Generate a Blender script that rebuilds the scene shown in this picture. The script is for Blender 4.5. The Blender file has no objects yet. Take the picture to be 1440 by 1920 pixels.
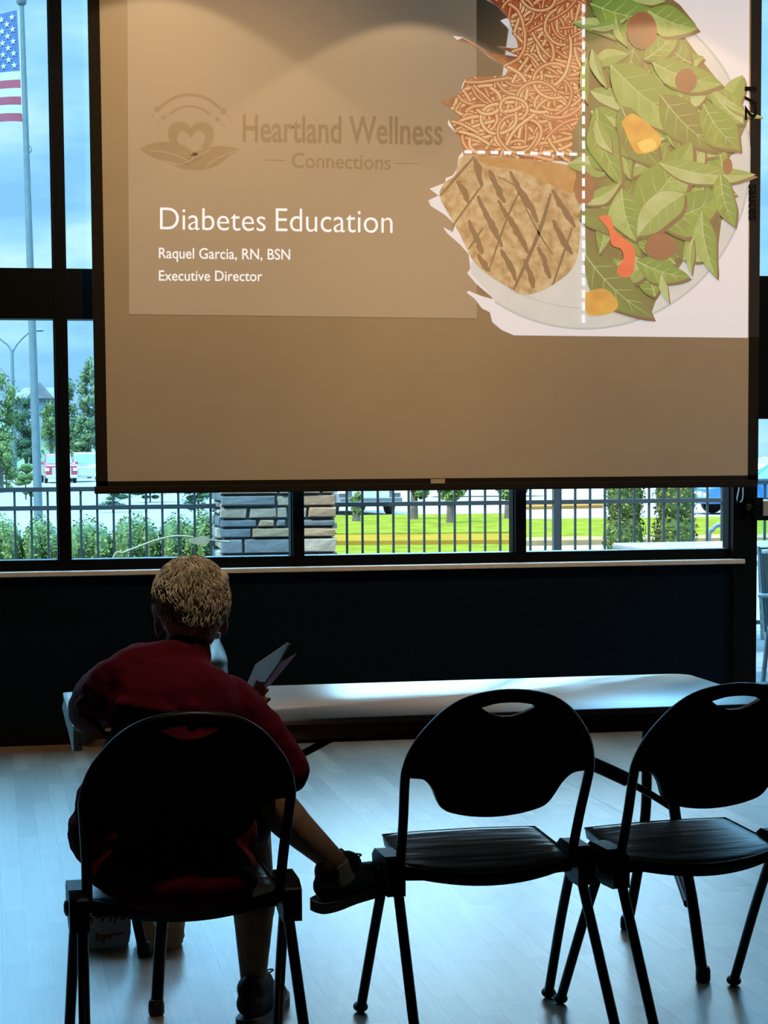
import bpy, bmesh, math, random
from mathutils import Vector, Matrix, geometry, noise

PI = math.pi
SC = bpy.context.scene
COL = SC.collection
random.seed(7)

# ------------------------------------------------------------------ camera
FPX, PPX, PPY, CAM_H = 3700.0, 720.0, 1133.0, 1.40
psi = math.atan(732 / FPX)
tht = math.atan((1133 - 848) / FPX)
rho = 0.0067
CF = Vector((math.sin(psi) * math.cos(tht), math.cos(psi) * math.cos(tht), -math.sin(tht)))
_r0 = Vector((math.cos(psi), -math.sin(psi), 0))
_u0 = _r0.cross(CF)
CR = _r0 * math.cos(rho) - _u0 * math.sin(rho)
CU = _r0 * math.sin(rho) + _u0 * math.cos(rho)
C0 = Vector((0, 0, CAM_H))
cd = bpy.data.cameras.new('camera')
cam = bpy.data.objects.new('camera', cd)
COL.objects.link(cam)
cd.sensor_fit = 'HORIZONTAL'
cd.sensor_width = 36
cd.lens = FPX / 1440 * 36
cd.shift_y = (PPY - 960) / 1440
cd.clip_start, cd.clip_end = 0.05, 2000
m3 = Matrix((CR, CU, -CF)).transposed()
cam.matrix_world = Matrix.Translation(C0) @ m3.to_4x4()
SC.camera = cam


def ray(x, y):
    return CF + CR * ((x - PPX) / FPX) + CU * ((PPY - y) / FPX)


def onz(x, y, z=0.0):
    d = ray(x, y)
    return C0 + d * ((z - CAM_H) / d.z)


def ony(x, y, Y):
    d = ray(x, y)
    return C0 + d * (Y / d.y)


# ------------------------------------------------------------------ exposure
SC.view_settings.view_transform = 'Standard'
SC.view_settings.look = 'None'
SC.view_settings.gamma = 1.0
SC.view_settings.exposure = 0.0
SC.view_settings.use_curve_mapping = False
SC.cycles.max_bounces = 8
SC.cycles.transparent_max_bounces = 16
SC.cycles.caustics_reflective = False
SC.cycles.caustics_refractive = False
SC.cycles.use_denoising = True

# ------------------------------------------------------------------ sky
SKY_HIGH = 9.5          # sky brightness above the view, raised to light floor and room
FLOOR_FILL = 24.0             # strength of a sky glow added behind the screen to light the floor
SKY_LOW = 1.25           # brightness near the horizon
w = bpy.data.worlds.new('sky')
SC.world = w
w.use_nodes = True
nt = w.node_tree
nt.nodes.clear()
N = nt.nodes.new
L = nt.links.new
tc = N('ShaderNodeTexCoord')
mp = N('ShaderNodeMapping')
mp.inputs['Scale'].default_value = (6.0, 6.0, 22.0)
L(tc.outputs['Generated'], mp.inputs['Vector'])
nz = N('ShaderNodeTexNoise')
nz.inputs['Scale'].default_value = 1.3
nz.inputs['Detail'].default_value = 7
nz.inputs['Roughness'].default_value = 0.55
L(mp.outputs[0], nz.inputs['Vector'])
cr = N('ShaderNodeValToRGB')
e = cr.color_ramp.elements
e[0].position, e[0].color = 0.36, (0.34, 0.60, 0.86, 1)
e[1].position, e[1].color = 0.66, (0.80, 0.94, 1.0, 1)
ee = cr.color_ramp.elements.new(0.50)
ee.color = (0.48, 0.74, 0.95, 1)
L(nz.outputs['Fac'], cr.inputs['Fac'])
sx = N('ShaderNodeSeparateXYZ')
L(tc.outputs['Generated'], sx.inputs[0])
mr = N('ShaderNodeMapRange')
mr.inputs['From Min'].default_value = 0.235
mr.inputs['From Max'].default_value = 0.42
mr.inputs['To Min'].default_value = SKY_LOW
mr.inputs['To Max'].default_value = SKY_HIGH
L(sx.outputs['Z'], mr.inputs['Value'])
bg = N('ShaderNodeBackground')

# added sky glow, hidden behind the screen, giving the floor its blue reflection
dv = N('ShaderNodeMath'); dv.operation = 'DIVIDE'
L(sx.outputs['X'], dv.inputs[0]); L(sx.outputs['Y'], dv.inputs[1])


def ramp(src, a, b_, lo, hi):
    k = N('ShaderNodeMapRange')
    k.interpolation_type = 'SMOOTHSTEP'
    for n_, v_ in (('From Min', a), ('From Max', b_), ('To Min', lo), ('To Max', hi)):
        k.inputs[n_].default_value = v_
    L(src, k.inputs['Value'])
    return k.outputs[0]


def mul(a, b_):
    k = N('ShaderNodeMath'); k.operation = 'MULTIPLY'
    L(a, k.inputs[0]); L(b_, k.inputs[1])
    return k.outputs[0]


floor_fill = mul(ramp(dv.outputs[0], .060, .095, 0, 1), ramp(dv.outputs[0], .355, .385, 1, 0))
floor_fill = mul(floor_fill, ramp(sx.outputs['Y'], 0.0, 0.1, 0, 1))
floor_fill = mul(floor_fill, ramp(sx.outputs['Z'], .035, .10, 0, FLOOR_FILL))
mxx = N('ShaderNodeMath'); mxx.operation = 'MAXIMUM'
L(mr.outputs[0], mxx.inputs[0]); L(floor_fill, mxx.inputs[1])
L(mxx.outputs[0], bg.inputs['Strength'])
mc = N('ShaderNodeMix'); mc.data_type = 'RGBA'
L(ramp(mxx.outputs[0], 1.5, 5.0, 0, .8), mc.inputs[0])
L(cr.outputs['Color'], mc.inputs[6])
mc.inputs[7].default_value = (0.33, 0.68, 1.0, 1)
L(mc.outputs[2], bg.inputs['Color'])
wo = N('ShaderNodeOutputWorld')
L(bg.outputs[0], wo.inputs['Surface'])

# ------------------------------------------------------------------ sun (from behind the building, left, high)
sl = bpy.data.lights.new('sun', 'SUN')
sl.energy = 10.0
sl.angle = math.radians(1.0)
sl.color = (1.0, 0.94, 0.82)
so = bpy.data.objects.new('sun', sl)
COL.objects.link(so)
so.rotation_euler = Vector((0.72, 0.45, -1.0)).to_track_quat('-Z', 'Y').to_euler()
so.location = (-20, -10, 40)

DOWN_W = 17.0            # watts of each downlight over the screen
ADDED_SPOT_W = 225.0           # watts of each spotlight added to warm the screen
HAIR_SPOT_W = 150.0  # watts of the spot added for the woman's hair
SCREEN_Y = 9.42
WALL_Y = 9.60
CEIL_Z = 4.25


def spot(name, loc, target, energy, size, blend, color, radius=0.03):
    l = bpy.data.lights.new(name, 'SPOT')
    l.energy = energy
    l.spot_size = math.radians(size)
    l.spot_blend = blend
    l.color = color
    l.shadow_soft_size = radius
    o = bpy.data.objects.new(name, l)
    COL.objects.link(o)
    o.location = loc
    d = Vector(target) - Vector(loc)
    o.rotation_euler = d.to_track_quat('-Z', 'Y').to_euler()
    return o


WARM = (1.0, 0.68, 0.36)


# ================================================================== helpers
def lin(c):
    return tuple((v / 255 / 12.92) if v / 255 <= 0.04045 else ((v / 255 + 0.055) / 1.055) ** 2.4 for v in c[:3])


MATS = {}


def mat(name, col, rough=0.5, metal=0.0, spec=0.5, var=0.0, scale=20.0, bump=0.0, bscale=200.0, emit=None, stretch=None,
        coat=0.0, trans=0.0, sub=0.0):
    """principled material with a procedural noise tint and bump"""
    if name in MATS:
        return MATS[name]
    m = bpy.data.materials.new(name)
    m.use_nodes = True
    t = m.node_tree
    b = t.nodes['Principled BSDF']
    b.inputs['Base Color'].default_value = (*col, 1)
    b.inputs['Roughness'].default_value = rough
    b.inputs['Metallic'].default_value = metal
    b.inputs['Specular IOR Level'].default_value = spec
    b.inputs['Coat Weight'].default_value = coat
    b.inputs['Coat Roughness'].default_value = 0.28 if coat >= 1 else 0.05
    b.inputs['Transmission Weight'].default_value = trans
    co = t.nodes.new('ShaderNodeTexCoord')
    src = co.outputs['Object']
    if stretch:
        mpn = t.nodes.new('ShaderNodeMapping')
        mpn.inputs['Scale'].default_value = stretch
        t.links.new(src, mpn.inputs['Vector'])
        src = mpn.outputs[0]
    if var:
        n = t.nodes.new('ShaderNodeTexNoise')
        n.inputs['Scale'].default_value = scale
        n.inputs['Detail'].default_value = 5
        t.links.new(src, n.inputs['Vector'])
        r = t.nodes.new('ShaderNodeValToRGB')
        r.color_ramp.elements[0].position = 0.3
        r.color_ramp.elements[1].position = 0.7
        r.color_ramp.elements[0].color = (*[max(0, c * (1 - var)) for c in col], 1)
        r.color_ramp.elements[1].color = (*[min(1, c * (1 + var)) for c in col], 1)
        t.links.new(n.outputs['Fac'], r.inputs['Fac'])
        t.links.new(r.outputs['Color'], b.inputs['Base Color'])
    if bump:
        n2 = t.nodes.new('ShaderNodeTexNoise')
        n2.inputs['Scale'].default_value = bscale
        n2.inputs['Detail'].default_value = 3
        t.links.new(src, n2.inputs['Vector'])
        bp = t.nodes.new('ShaderNodeBump')
        bp.inputs['Strength'].default_value = bump
        bp.inputs['Distance'].default_value = 0.01
        t.links.new(n2.outputs['Fac'], bp.inputs['Height'])
        t.links.new(bp.outputs[0], b.inputs['Normal'])
    if emit:
        b.inputs['Emission Color'].default_value = (*emit, 1)
        b.inputs['Emission Strength'].default_value = 1.0
    MATS[name] = m
    return m


def glass_mat(name, tint, gloss=0.05, haze=0.0):
    m = bpy.data.materials.new(name)
    m.use_nodes = True
    t = m.node_tree
    t.nodes.clear()
    tr = t.nodes.new('ShaderNodeBsdfTransparent')
    tr.inputs['Color'].default_value = (*tint, 1)
    gl = t.nodes.new('ShaderNodeBsdfGlossy')
    gl.inputs['Roughness'].default_value = 0.02
    mx = t.nodes.new('ShaderNodeMixShader')
    mx.inputs['Fac'].default_value = gloss
    t.links.new(tr.outputs[0], mx.inputs[1])
    t.links.new(gl.outputs[0], mx.inputs[2])
    o = t.nodes.new('ShaderNodeOutputMaterial')
    last = mx.outputs[0]
    t.links.new(last, o.inputs['Surface'])
    return m


class MB:
    """collects shapes in world (or local) coordinates and links them as ONE mesh object"""

    def __init__(s):
        s.v, s.f, s.mi, s.mats, s.cur = [], [], [], [], 0

    def use(s, m):
        if m not in s.mats:
            s.mats.append(m)
        s.cur = s.mats.index(m)
        return s

    def add(s, vs, fs):
        b = len(s.v)
        s.v += [Vector(p) for p in vs]
        for f in fs:
            s.f.append(tuple(b + i for i in f))
            s.mi.append(s.cur)
        return s

    def box(s, x0, y0, z0, x1, y1, z1):
        vs = [(x0, y0, z0), (x1, y0, z0), (x1, y1, z0), (x0, y1, z0), (x0, y0, z1), (x1, y0, z1), (x1, y1, z1), (x0, y1, z1)]
        return s.add(vs, [(0, 3, 2, 1), (4, 5, 6, 7), (0, 1, 5, 4), (1, 2, 6, 5), (2, 3, 7, 6), (3, 0, 4, 7)])

    def obox(s, c, ax, ay, az):
        """box with centre and three half-axis vectors"""
        c, ax, ay, az = Vector(c), Vector(ax), Vector(ay), Vector(az)
        vs = [c - ax - ay - az, c + ax - ay - az, c + ax + ay - az, c - ax + ay - az, c - ax - ay + az, c + ax - ay + az, c + ax + ay + az, c - ax + ay + az]
        return s.add(vs, [(0, 3, 2, 1), (4, 5, 6, 7), (0, 1, 5, 4), (1, 2, 6, 5), (2, 3, 7, 6), (3, 0, 4, 7)])

    def tube(s, pts, r, n=10, caps=True, squash=None):
        pts = [Vector(p) for p in pts]
        rs = r if isinstance(r, (list, tuple)) else [r] * len(pts)
        rings = []
        up = None
        for i, p in enumerate(pts):
            d = (pts[min(i + 1, len(pts) - 1)] - pts[max(i - 1, 0)]).normalized()
            if up is None:
                up = Vector((0, 0, 1)) if abs(d.z) < 0.9 else Vector((1, 0, 0))
            a = d.cross(up)
            if a.length < 1e-5:
                a = d.cross(Vector((1, 0.3, 0)))
            a.normalize()
            b = a.cross(d).normalized()
            up = b
            rings.append([p + (a * math.cos(2 * PI * k / n) + b * math.sin(2 * PI * k / n)) * rs[i] for k in range(n)])
        vs = [q for R in rings for q in R]
        fs = []
        for i in range(len(pts) - 1):
            for k in range(n):
                k2 = (k + 1) % n
                fs.append((i * n + k, (i + 1) * n + k, (i + 1) * n + k2, i * n + k2))
        if caps:
            fs.append(tuple(range(n)))
            fs.append(tuple((len(pts) - 1) * n + k for k in reversed(range(n))))
        return s.add(vs, fs)

    def lathe(s, c, prof, n=20, axis=None):
        """prof: (r, h) list along axis (default z)"""
        c = Vector(c)
        az = Vector(axis).normalized() if axis else Vector((0, 0, 1))
        ax = az.orthogonal().normalized()
        ay = az.cross(ax)
        vs, fs = [], []
        for r, h in prof:
            for k in range(n):
                t = 2 * PI * k / n
                vs.append(c + az * h + (ax * math.cos(t) + ay * math.sin(t)) * r)
        for i in range(len(prof) - 1):
            for k in range(n):
                k2 = (k + 1) % n
                fs.append((i * n + k, i * n + k2, (i + 1) * n + k2, (i + 1) * n + k))
        fs.append(tuple(reversed(range(n))))
        fs.append(tuple((len(prof) - 1) * n + k for k in range(n)))
        return s.add(vs, fs)

    def ell(s, c, r, rot=None, nu=16, nv=10):
        c = Vector(c)
        vs, fs = [], []
        for j in range(nv + 1):
            ph = PI * j / nv
            for i in range(nu):
                t = 2 * PI * i / nu
                p = Vector((r[0] * math.sin(ph) * math.cos(t), r[1] * math.sin(ph) * math.sin(t), r[2] * math.cos(ph)))
                if rot:
                    p = rot @ p
                vs.append(c + p)
        for j in range(nv):
            for i in range(nu):
                i2 = (i + 1) % nu
                fs.append((j * nu + i, (j + 1) * nu + i, (j + 1) * nu + i2, j * nu + i2))
        return s.add(vs, fs)

    def cap(s, p0, p1, r0, r1, n=14):
        p0, p1 = Vector(p0), Vector(p1)
        d = p1 - p0
        ln = d.length
        prof = []
        for k in range(6):
            t = -PI / 2 + PI / 2 * k / 5
            prof.append((max(r0 * math.cos(t), 1e-4), r0 * math.sin(t)))
        for k in range(6):
            t = PI / 2 * k / 5
            prof.append((max(r1 * math.cos(t), 1e-4), ln + r1 * math.sin(t)))
        return s.lathe(p0, prof, n, d if ln > 1e-6 else None)

    def poly(s, pts, depth=None):
        """filled planar (possibly concave) polygon; depth = extrusion vector"""
        pts = [Vector(p) for p in pts]
        tri = geometry.tessellate_polygon([pts])
        s.add(pts, [tuple(t) for t in tri])
        if depth is not None:
            d = Vector(depth)
            n = len(pts)
            s.add([p + d for p in pts], [tuple(reversed(t)) for t in tri])
            vs = pts + [p + d for p in pts]
            s.add(vs, [(i, (i + 1) % n, n + (i + 1) % n, n + i) for i in range(n)])
        return s

    def build(s, name, m=None, parent=None, smooth=False, fixn=True, bevel=0.0):
        me = bpy.data.meshes.new(name)
        off = Vector((0, 0, 0))
        p = parent
        while p is not None:
            off += p.location
            p = p.parent
        me.from_pydata([tuple(v - off) for v in s.v], [], s.f)
        if s.mats:
            for k in s.mats:
                me.materials.append(k)
            me.polygons.foreach_set('material_index', s.mi)
        elif m:
            me.materials.append(m)
        if fixn:
            bm = bmesh.new()
            bm.from_mesh(me)
            bmesh.ops.recalc_face_normals(bm, faces=bm.faces)
            bm.to_mesh(me)
            bm.free()
        if smooth:
            me.polygons.foreach_set('use_smooth', [True] * len(me.polygons))
            try:
                me.set_sharp_from_angle(angle=math.radians(42))
            except Exception:
                pass
        o = bpy.data.objects.new(name, me)
        COL.objects.link(o)
        if parent:
            o.parent = parent
        if bevel:
            bv = o.modifiers.new('bevel', 'BEVEL')
            bv.width = bevel
            bv.segments = 2
            bv.limit_method = 'ANGLE'
        return o


def bake(o, smooth=True):
    """turn the modifiers of o into plain mesh data"""
    dg = bpy.context.evaluated_depsgraph_get()
    me = bpy.data.meshes.new_from_object(o.evaluated_get(dg))
    old = o.data
    o.modifiers.clear()
    o.data = me
    if smooth:
        me.polygons.foreach_set('use_smooth', [True] * len(me.polygons))
    bpy.data.meshes.remove(old)
    return o


def organic(mb, name, m, parent, voxel=0.006, it=6, disp=0.0, dscale=0.08):
    o = mb.build(name, m, parent)
    r = o.modifiers.new('remesh', 'REMESH')
    r.mode = 'VOXEL'
    r.voxel_size = voxel
    r.use_smooth_shade = True
    sm = o.modifiers.new('smooth', 'SMOOTH')
    sm.factor = 0.5
    sm.iterations = it
    if disp:
        tx = bpy.data.textures.new(name + '_folds', 'CLOUDS')
        tx.noise_scale = dscale
        dm = o.modifiers.new('folds', 'DISPLACE')
        dm.texture = tx
        dm.strength = disp
        dm.mid_level = 0.5
    return bake(o)


def tag(o, label=None, cat=None, group=None, kind=None):
    if label:
        o['label'] = label
    if cat:
        o['category'] = cat
    if group:
        o['group'] = group
    if kind:
        o['kind'] = kind
    return o


def thing(name, loc, label, cat, group=None):
    o = bpy.data.objects.new(name, None)
    o.empty_display_size = 0.05
    COL.objects.link(o)
    o.location = loc
    return tag(o, label, cat, group)


def structure(name, loc=None):
    o = bpy.data.objects.new(name, None)
    o.empty_display_size = 0.05
    COL.objects.link(o)
    if loc:
        o.location = loc
    o['kind'] = 'structure'
    return o


def copy_tree(o, parent=None):
    c = o.copy()
    COL.objects.link(c)
    if parent:
        c.parent = parent
    for ch in o.children:
        copy_tree(ch, c)
    return c


def crv(pts, n=8):
    """Catmull-Rom through points"""
    P = [Vector(p) for p in pts]
    out = []
    for i in range(len(P) - 1):
        a, b, c, d = P[max(i - 1, 0)], P[i], P[i + 1], P[min(i + 2, len(P) - 1)]
        for k in range(n):
            t = k / n
            out.append(0.5 * ((2 * b) + (c - a) * t + (2 * a - 5 * b + 4 * c - d) * t * t + (3 * b - a - 3 * c + d) * t ** 3))
    out.append(P[-1])
    return out


# ================================================================== materials of the room
M_navy = mat('navy_wall_paint', (0.0028, 0.0095, 0.0175), 0.7, spec=0.04, var=0.25, scale=60, bump=0.15, bscale=160)
M_black = mat('black_anodised_frame', (0.002, 0.0025, 0.0025), 0.55, spec=0.08, var=0.2, scale=30)
M_ledge = mat('pale_sill_laminate', (0.62, 0.60, 0.56), 0.4, var=0.1, scale=15)
M_base = mat('black_rubber_baseboard', (0.004, 0.004, 0.004), 0.6, spec=0.1, var=0.2, scale=20)
M_dark = mat('dark_room_paint', (0.010, 0.010, 0.009), 0.8, var=0.2, scale=4)
M_ceil = mat('dark_ceiling_paint', (0.025, 0.022, 0.02), 0.9, var=0.2, scale=4)
G_left = glass_mat('bluish_window_glass', (0.80, 0.95, 1.0), 0.04)
G_right = glass_mat('clear_window_glass', (0.98, 1.0, 0.98), 0.05)


def floor_material():
    m = bpy.data.materials.new('strip_wood_vinyl')
    m.use_nodes = True
    t = m.node_tree
    b = t.nodes['Principled BSDF']
    co = t.nodes.new('ShaderNodeTexCoord')
    mpn = t.nodes.new('ShaderNodeMapping')
    mpn.inputs['Rotation'].default_value = (0, 0, PI / 2)
    t.links.new(co.outputs['Object'], mpn.inputs['Vector'])
    br = t.nodes.new('ShaderNodeTexBrick')
    br.inputs['Scale'].default_value = 1.0
    br.inputs['Brick Width'].default_value = 0.52
    br.inputs['Row Height'].default_value = 0.068
    br.inputs['Mortar Size'].default_value = 0.0012
    br.inputs['Mortar Smooth'].default_value = 0.2
    br.inputs['Bias'].default_value = 0.0
    br.offset = 0.37
    br.offset_frequency = 2
    br.squash = 1.25
    br.squash_frequency = 3
    br.inputs['Color1'].default_value = (0.165, 0.115, 0.072, 1)
    br.inputs['Color2'].default_value = (0.33, 0.255, 0.175, 1)
    br.inputs['Mortar'].default_value = (0.10, 0.075, 0.055, 1)
    t.links.new(mpn.outputs[0], br.inputs['Vector'])
    mg = t.nodes.new('ShaderNodeMapping')
    mg.inputs['Scale'].default_value = (60, 4, 1)
    t.links.new(co.outputs['Object'], mg.inputs['Vector'])
    ng = t.nodes.new('ShaderNodeTexNoise')
    ng.inputs['Scale'].default_value = 1.5
    ng.inputs['Detail'].default_value = 6
    ng.inputs['Distortion'].default_value = 1.2
    t.links.new(mg.outputs[0], ng.inputs['Vector'])
    rg = t.nodes.new('ShaderNodeValToRGB')
    rg.color_ramp.elements[0].position = 0.3
    rg.color_ramp.elements[0].color = (0.72, 0.72, 0.72, 1)
    rg.color_ramp.elements[1].position = 0.7
    rg.color_ramp.elements[1].color = (1.1, 1.1, 1.1, 1)
    t.links.new(ng.outputs['Fac'], rg.inputs['Fac'])
    mx = t.nodes.new('ShaderNodeMix')
    mx.data_type = 'RGBA'
    mx.blend_type = 'MULTIPLY'
    mx.inputs[0].default_value = 1.0
    t.links.new(br.outputs['Color'], mx.inputs[6])
    t.links.new(rg.outputs['Color'], mx.inputs[7])
    t.links.new(mx.outputs[2], b.inputs['Base Color'])
    b.inputs['Roughness'].default_value = 0.35
    b.inputs['IOR'].default_value = 2.3
    b.inputs['Specular IOR Level'].default_value = 0.7
    nb = t.nodes.new('ShaderNodeTexNoise')
    nb.inputs['Scale'].default_value = 150
    nb.inputs['Detail'].default_value = 4
    t.links.new(co.outputs['Object'], nb.inputs['Vector'])
    bp = t.nodes.new('ShaderNodeBump')
    bp.inputs['Strength'].default_value = 0.10
    bp.inputs['Distance'].default_value = 0.004
    t.links.new(nb.outputs['Fac'], bp.inputs['Height'])
    t.links.new(bp.outputs[0], b.inputs['Normal'])
    return m


# ================================================================== room shell
XL, XR, YB = -4.0, 6.4, -3.0
o = MB().box(XL - .2, YB - .2, -0.12, XR + .2, WALL_Y + .12, 0).build('floor', floor_material())
tag(o, kind='structure')
o = MB().box(XL - .2, YB - .2, CEIL_Z, XR + .2, WALL_Y + .3, CEIL_Z + .15).build('ceiling', M_ceil)
tag(o, kind='structure')
o = MB().box(XL - .2, YB - .2, 0, XR + .2, YB, CEIL_Z).build('wall_back', M_dark)
tag(o, kind='structure')
o = MB().box(XL - .2, YB, 0, XL, WALL_Y + .12, CEIL_Z).build('wall_left', M_dark)
tag(o, kind='structure')
# right wall with an unseen glazed opening, added to let in daylight
WY0, WY1, WZ0, WZ1 = 6.6, 9.3, 0.3, 2.6
mb = MB()
mb.box(XR, YB, 0, XR + .2, WY0, CEIL_Z).box(XR, WY1, 0, XR + .2, WALL_Y + .12, CEIL_Z)
mb.box(XR, WY0, 0, XR + .2, WY1, WZ0).box(XR, WY0, WZ1, XR + .2, WY1, CEIL_Z)
tag(mb.build('wall_right', M_dark), kind='structure')
sw = structure('window_6')
fr = MB()
for y in (WY0, (WY0 + WY1) / 2 - .03, WY1 - .06):
    fr.box(XR - .02, y, WZ0, XR + .1, y + .06, WZ1)
for z in (WZ0, WZ1 - .06):
    fr.box(XR - .02, WY0, z, XR + .1, WY1, z + .06)
fr.build('window_frame', M_black, sw)
MB().box(XR + .05, WY0, WZ0, XR + .06, WY1, WZ1).build('pane', G_right, sw)

# front wall below the windows
X_A0, X_A1 = ony(91, 0, WALL_Y).x, ony(113, 0, WALL_Y).x
XM = [(X_A0, X_A1), (ony(550, 1045, WALL_Y).x, ony(567, 1045, WALL_Y).x), (ony(967, 1035, WALL_Y).x, ony(985, 1035, WALL_Y).x)]
X_J0, X_J1 = ony(1372, 1030, WALL_Y).x, ony(1416, 1100, WALL_Y).x
PITCH = XM[1][0] - XM[0][0]
Z_LEDGE = ony(720, 1065, WALL_Y - .05).z
Z_GL0 = ony(340, 1046, WALL_Y).z
Z_B0, Z_B1 = ony(60, 597.5, WALL_Y).z, ony(60, 502.5, WALL_Y).z
X_NAVY1 = ony(1391, 1200, WALL_Y).x
Z_BASE = ony(60, 1364, WALL_Y).z
o = MB().box(XL, WALL_Y, 0, X_NAVY1, WALL_Y + .12, Z_LEDGE - .012).build('wall_front', M_navy)
tag(o, kind='structure')
o = MB().box(XL, WALL_Y - .012, 0, X_NAVY1, WALL_Y, Z_BASE).build('baseboard_front', M_base)
tag(o, kind='structure')
o = MB().box(XL, WALL_Y - .055, Z_LEDGE - .012, ony(1397, 1056, WALL_Y - .05).x, WALL_Y + .1, Z_LEDGE + .012).build('trim_1', M_ledge, bevel=.004)
tag(o, kind='structure')
# windows: one per bay, each with its frame and two panes
posts = [XM[0][0] - 3 * PITCH, XM[0][0] - 2 * PITCH, XM[0][0] - PITCH, XM[0][0], XM[1][0], XM[2][0], X_J0]
PW = X_A1 - X_A0
FY0, FY1 = WALL_Y - .0, WALL_Y + .13
Z_TOP = CEIL_Z
for i in range(6):
    a, b2 = posts[i] + PW, posts[i + 1]
    wn = structure('window_%d' % (i + 1) if i < 5 else 'window_7')
    f = MB()
    f.box(posts[i], FY0, Z_LEDGE + .012, a, FY1, Z_TOP)                    # mullion
    f.box(a, FY0 + .01, Z_LEDGE + .012, b2, FY1, Z_GL0)                       # bottom rail
    f.box(a, FY0 + .005, Z_B0, b2, FY1, Z_B1)                               # spandrel band
    f.box(a, FY0, Z_TOP - .12, b2, FY1, Z_TOP)                              # head
    for x0, x1 in ((a, a + .006), (b2 - .006, b2)):                        # glazing beads
        f.box(x0, FY0 + .03, Z_GL0, x1, FY1 - .02, Z_B0).box(x0, FY0 + .03, Z_B1, x1, FY1 - .02, Z_TOP - .12)
    f.build('window_frame', M_black, wn)
    g = G_left if i < 4 else G_right
    p = MB().box(a, FY0 + .06, Z_GL0, b2, FY0 + .066, Z_B0).build('lower_pane', g, wn)
    p = MB().box(a, FY0 + .06, Z_B1, b2, FY0 + .066, Z_TOP - .12).build('upper_pane', g, wn)
tag(MB().box(XL, WALL_Y, Z_LEDGE, posts[0], WALL_Y + .12, CEIL_Z).build('wall_front_left', M_navy), kind='structure')
# right jamb + glazed door
X_D0 = X_J1
X_D1 = X_D0 + .92
dr = structure('door_1')
Z_DH, Z_DM1, Z_DM0 = ony(1424, 785, WALL_Y).z, ony(1418, 937, WALL_Y).z, ony(1418, 976, WALL_Y).z
Z_DB = ony(1417, 1283, WALL_Y).z
f = MB()
f.box(X_J0, FY0 - .02, 0, X_D0, FY1, Z_TOP)
f.box(X_D1, FY0 - .02, 0, X_D1 + .1, FY1, Z_TOP)
f.box(X_D0, FY0 - .02, Z_DH, X_D1, FY1, Z_B1)
f.box(X_D0, FY0 - .0, Z_TOP - .12, X_D1, FY1, Z_TOP)
f.box(X_D0, FY0, Z_DM0, X_D1, FY1 - .03, Z_DM1)
f.box(X_D0, FY0, 0, X_D1, FY1 - .03, Z_DB)
f.build('door_frame', M_black, dr)
MB().box(X_D0, FY0 + .06, Z_DB, X_D1, FY0 + .066, Z_DM0).build('lower_pane', G_left, dr)
MB().box(X_D0, FY0 + .06, Z_DM1, X_D1, FY0 + .066, Z_DH).build('middle_pane', G_left, dr)
MB().box(X_D0, FY0 + .06, Z_B1, X_D1, FY0 + .066, Z_TOP - .12).build('upper_pane', G_left, dr)
M_alu = mat('satin_aluminium', (0.55, 0.54, 0.50), 0.4, metal=0.6, var=0.08, scale=40)
pb = MB()
za, zb = ony(1425, 967, WALL_Y - .06).z, ony(1425, 938, WALL_Y - .06).z
pb.box(X_D0 + .01, FY0 - .07, za, X_D1 - .03, FY0 - .02, zb)
pb.build('push_bar', M_alu, dr, bevel=.006)
pb = MB().box(X_D0 - .03, FY0 - .075, za - .015, X_D0 + .012, FY0 - .02, zb + .015).build('push_bar_mount', M_black, dr, bevel=.006)
c = ony(1403, 951, WALL_Y - .02)
MB().lathe(c, [(.018, -.002), (.018, .012), (.012, .016)], 18, (0, -1, 0)).build('keyhole_disc', mat('dark_bronze', (.05, .045, .045), .4, metal=.5, var=.1), dr, smooth=True)
o = MB().box(X_D1 + .1, WALL_Y, 0, XR, WALL_Y + .12, CEIL_Z).build('wall_front_right', M_navy)
tag(o, kind='structure')
# seams of the vinyl sheet on the floor
M_seam = mat('worn_vinyl_seam', (0.55, 0.55, 0.52), 0.3, var=0.3, scale=30)
q = onz(385, 1745)
s_ = MB()
rs = random.Random(3)
yy = q.y - 1.2
pts = []
while yy < q.y + 0.6:
    pts.append((q.x + rs.uniform(-.0012, .0012), yy))
    yy += .05
for (x0, y0), (x1, y1) in zip(pts, pts[1:]):
    ww = rs.uniform(.0012, .0026)
    s_.add([(x0 - ww, y0, .0006), (x0 + ww, y0, .0006), (x1 + ww, y1, .0006), (x1 - ww, y1, .0006)], [(0, 1, 2, 3)])
tag(s_.build('trim_2', M_seam), kind='structure')
q = onz(1145, 1513)
tag(MB().box(q.x - .0012, q.y - .9, 0, q.x + .0012, q.y + .9, .0005).build('trim_3', mat('dark_vinyl_seam', (.12, .12, .12), .4, var=.2)), kind='structure')


# ================================================================== projection screen and projected slide
SY = SCREEN_Y


def S(x, y, layer=0.0):
    return ony(x, y, SY - 0.0015 - layer * 0.00006)


M_screen = mat('matte_white_screen', (0.50, 0.475, 0.45), 0.9, spec=0.1, var=0.03, scale=3, bump=0.02, bscale=30)
M_border = mat('black_screen_border', (0.012, 0.011, 0.010), 0.75, spec=0.2, var=0.2, scale=30)
ps = thing('projection_screen', (ony(800, 905, SY).x, SY, ony(800, 915, SY).z), 'large pull-down projection screen showing a slide about diabetes education', 'screen')
xa, xb = ony(202, 903, SY).x, ony(1402, 891, SY).x
zb_ = ony(800, 897, SY).z
BX = 0.055
ZT = 4.02
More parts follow.
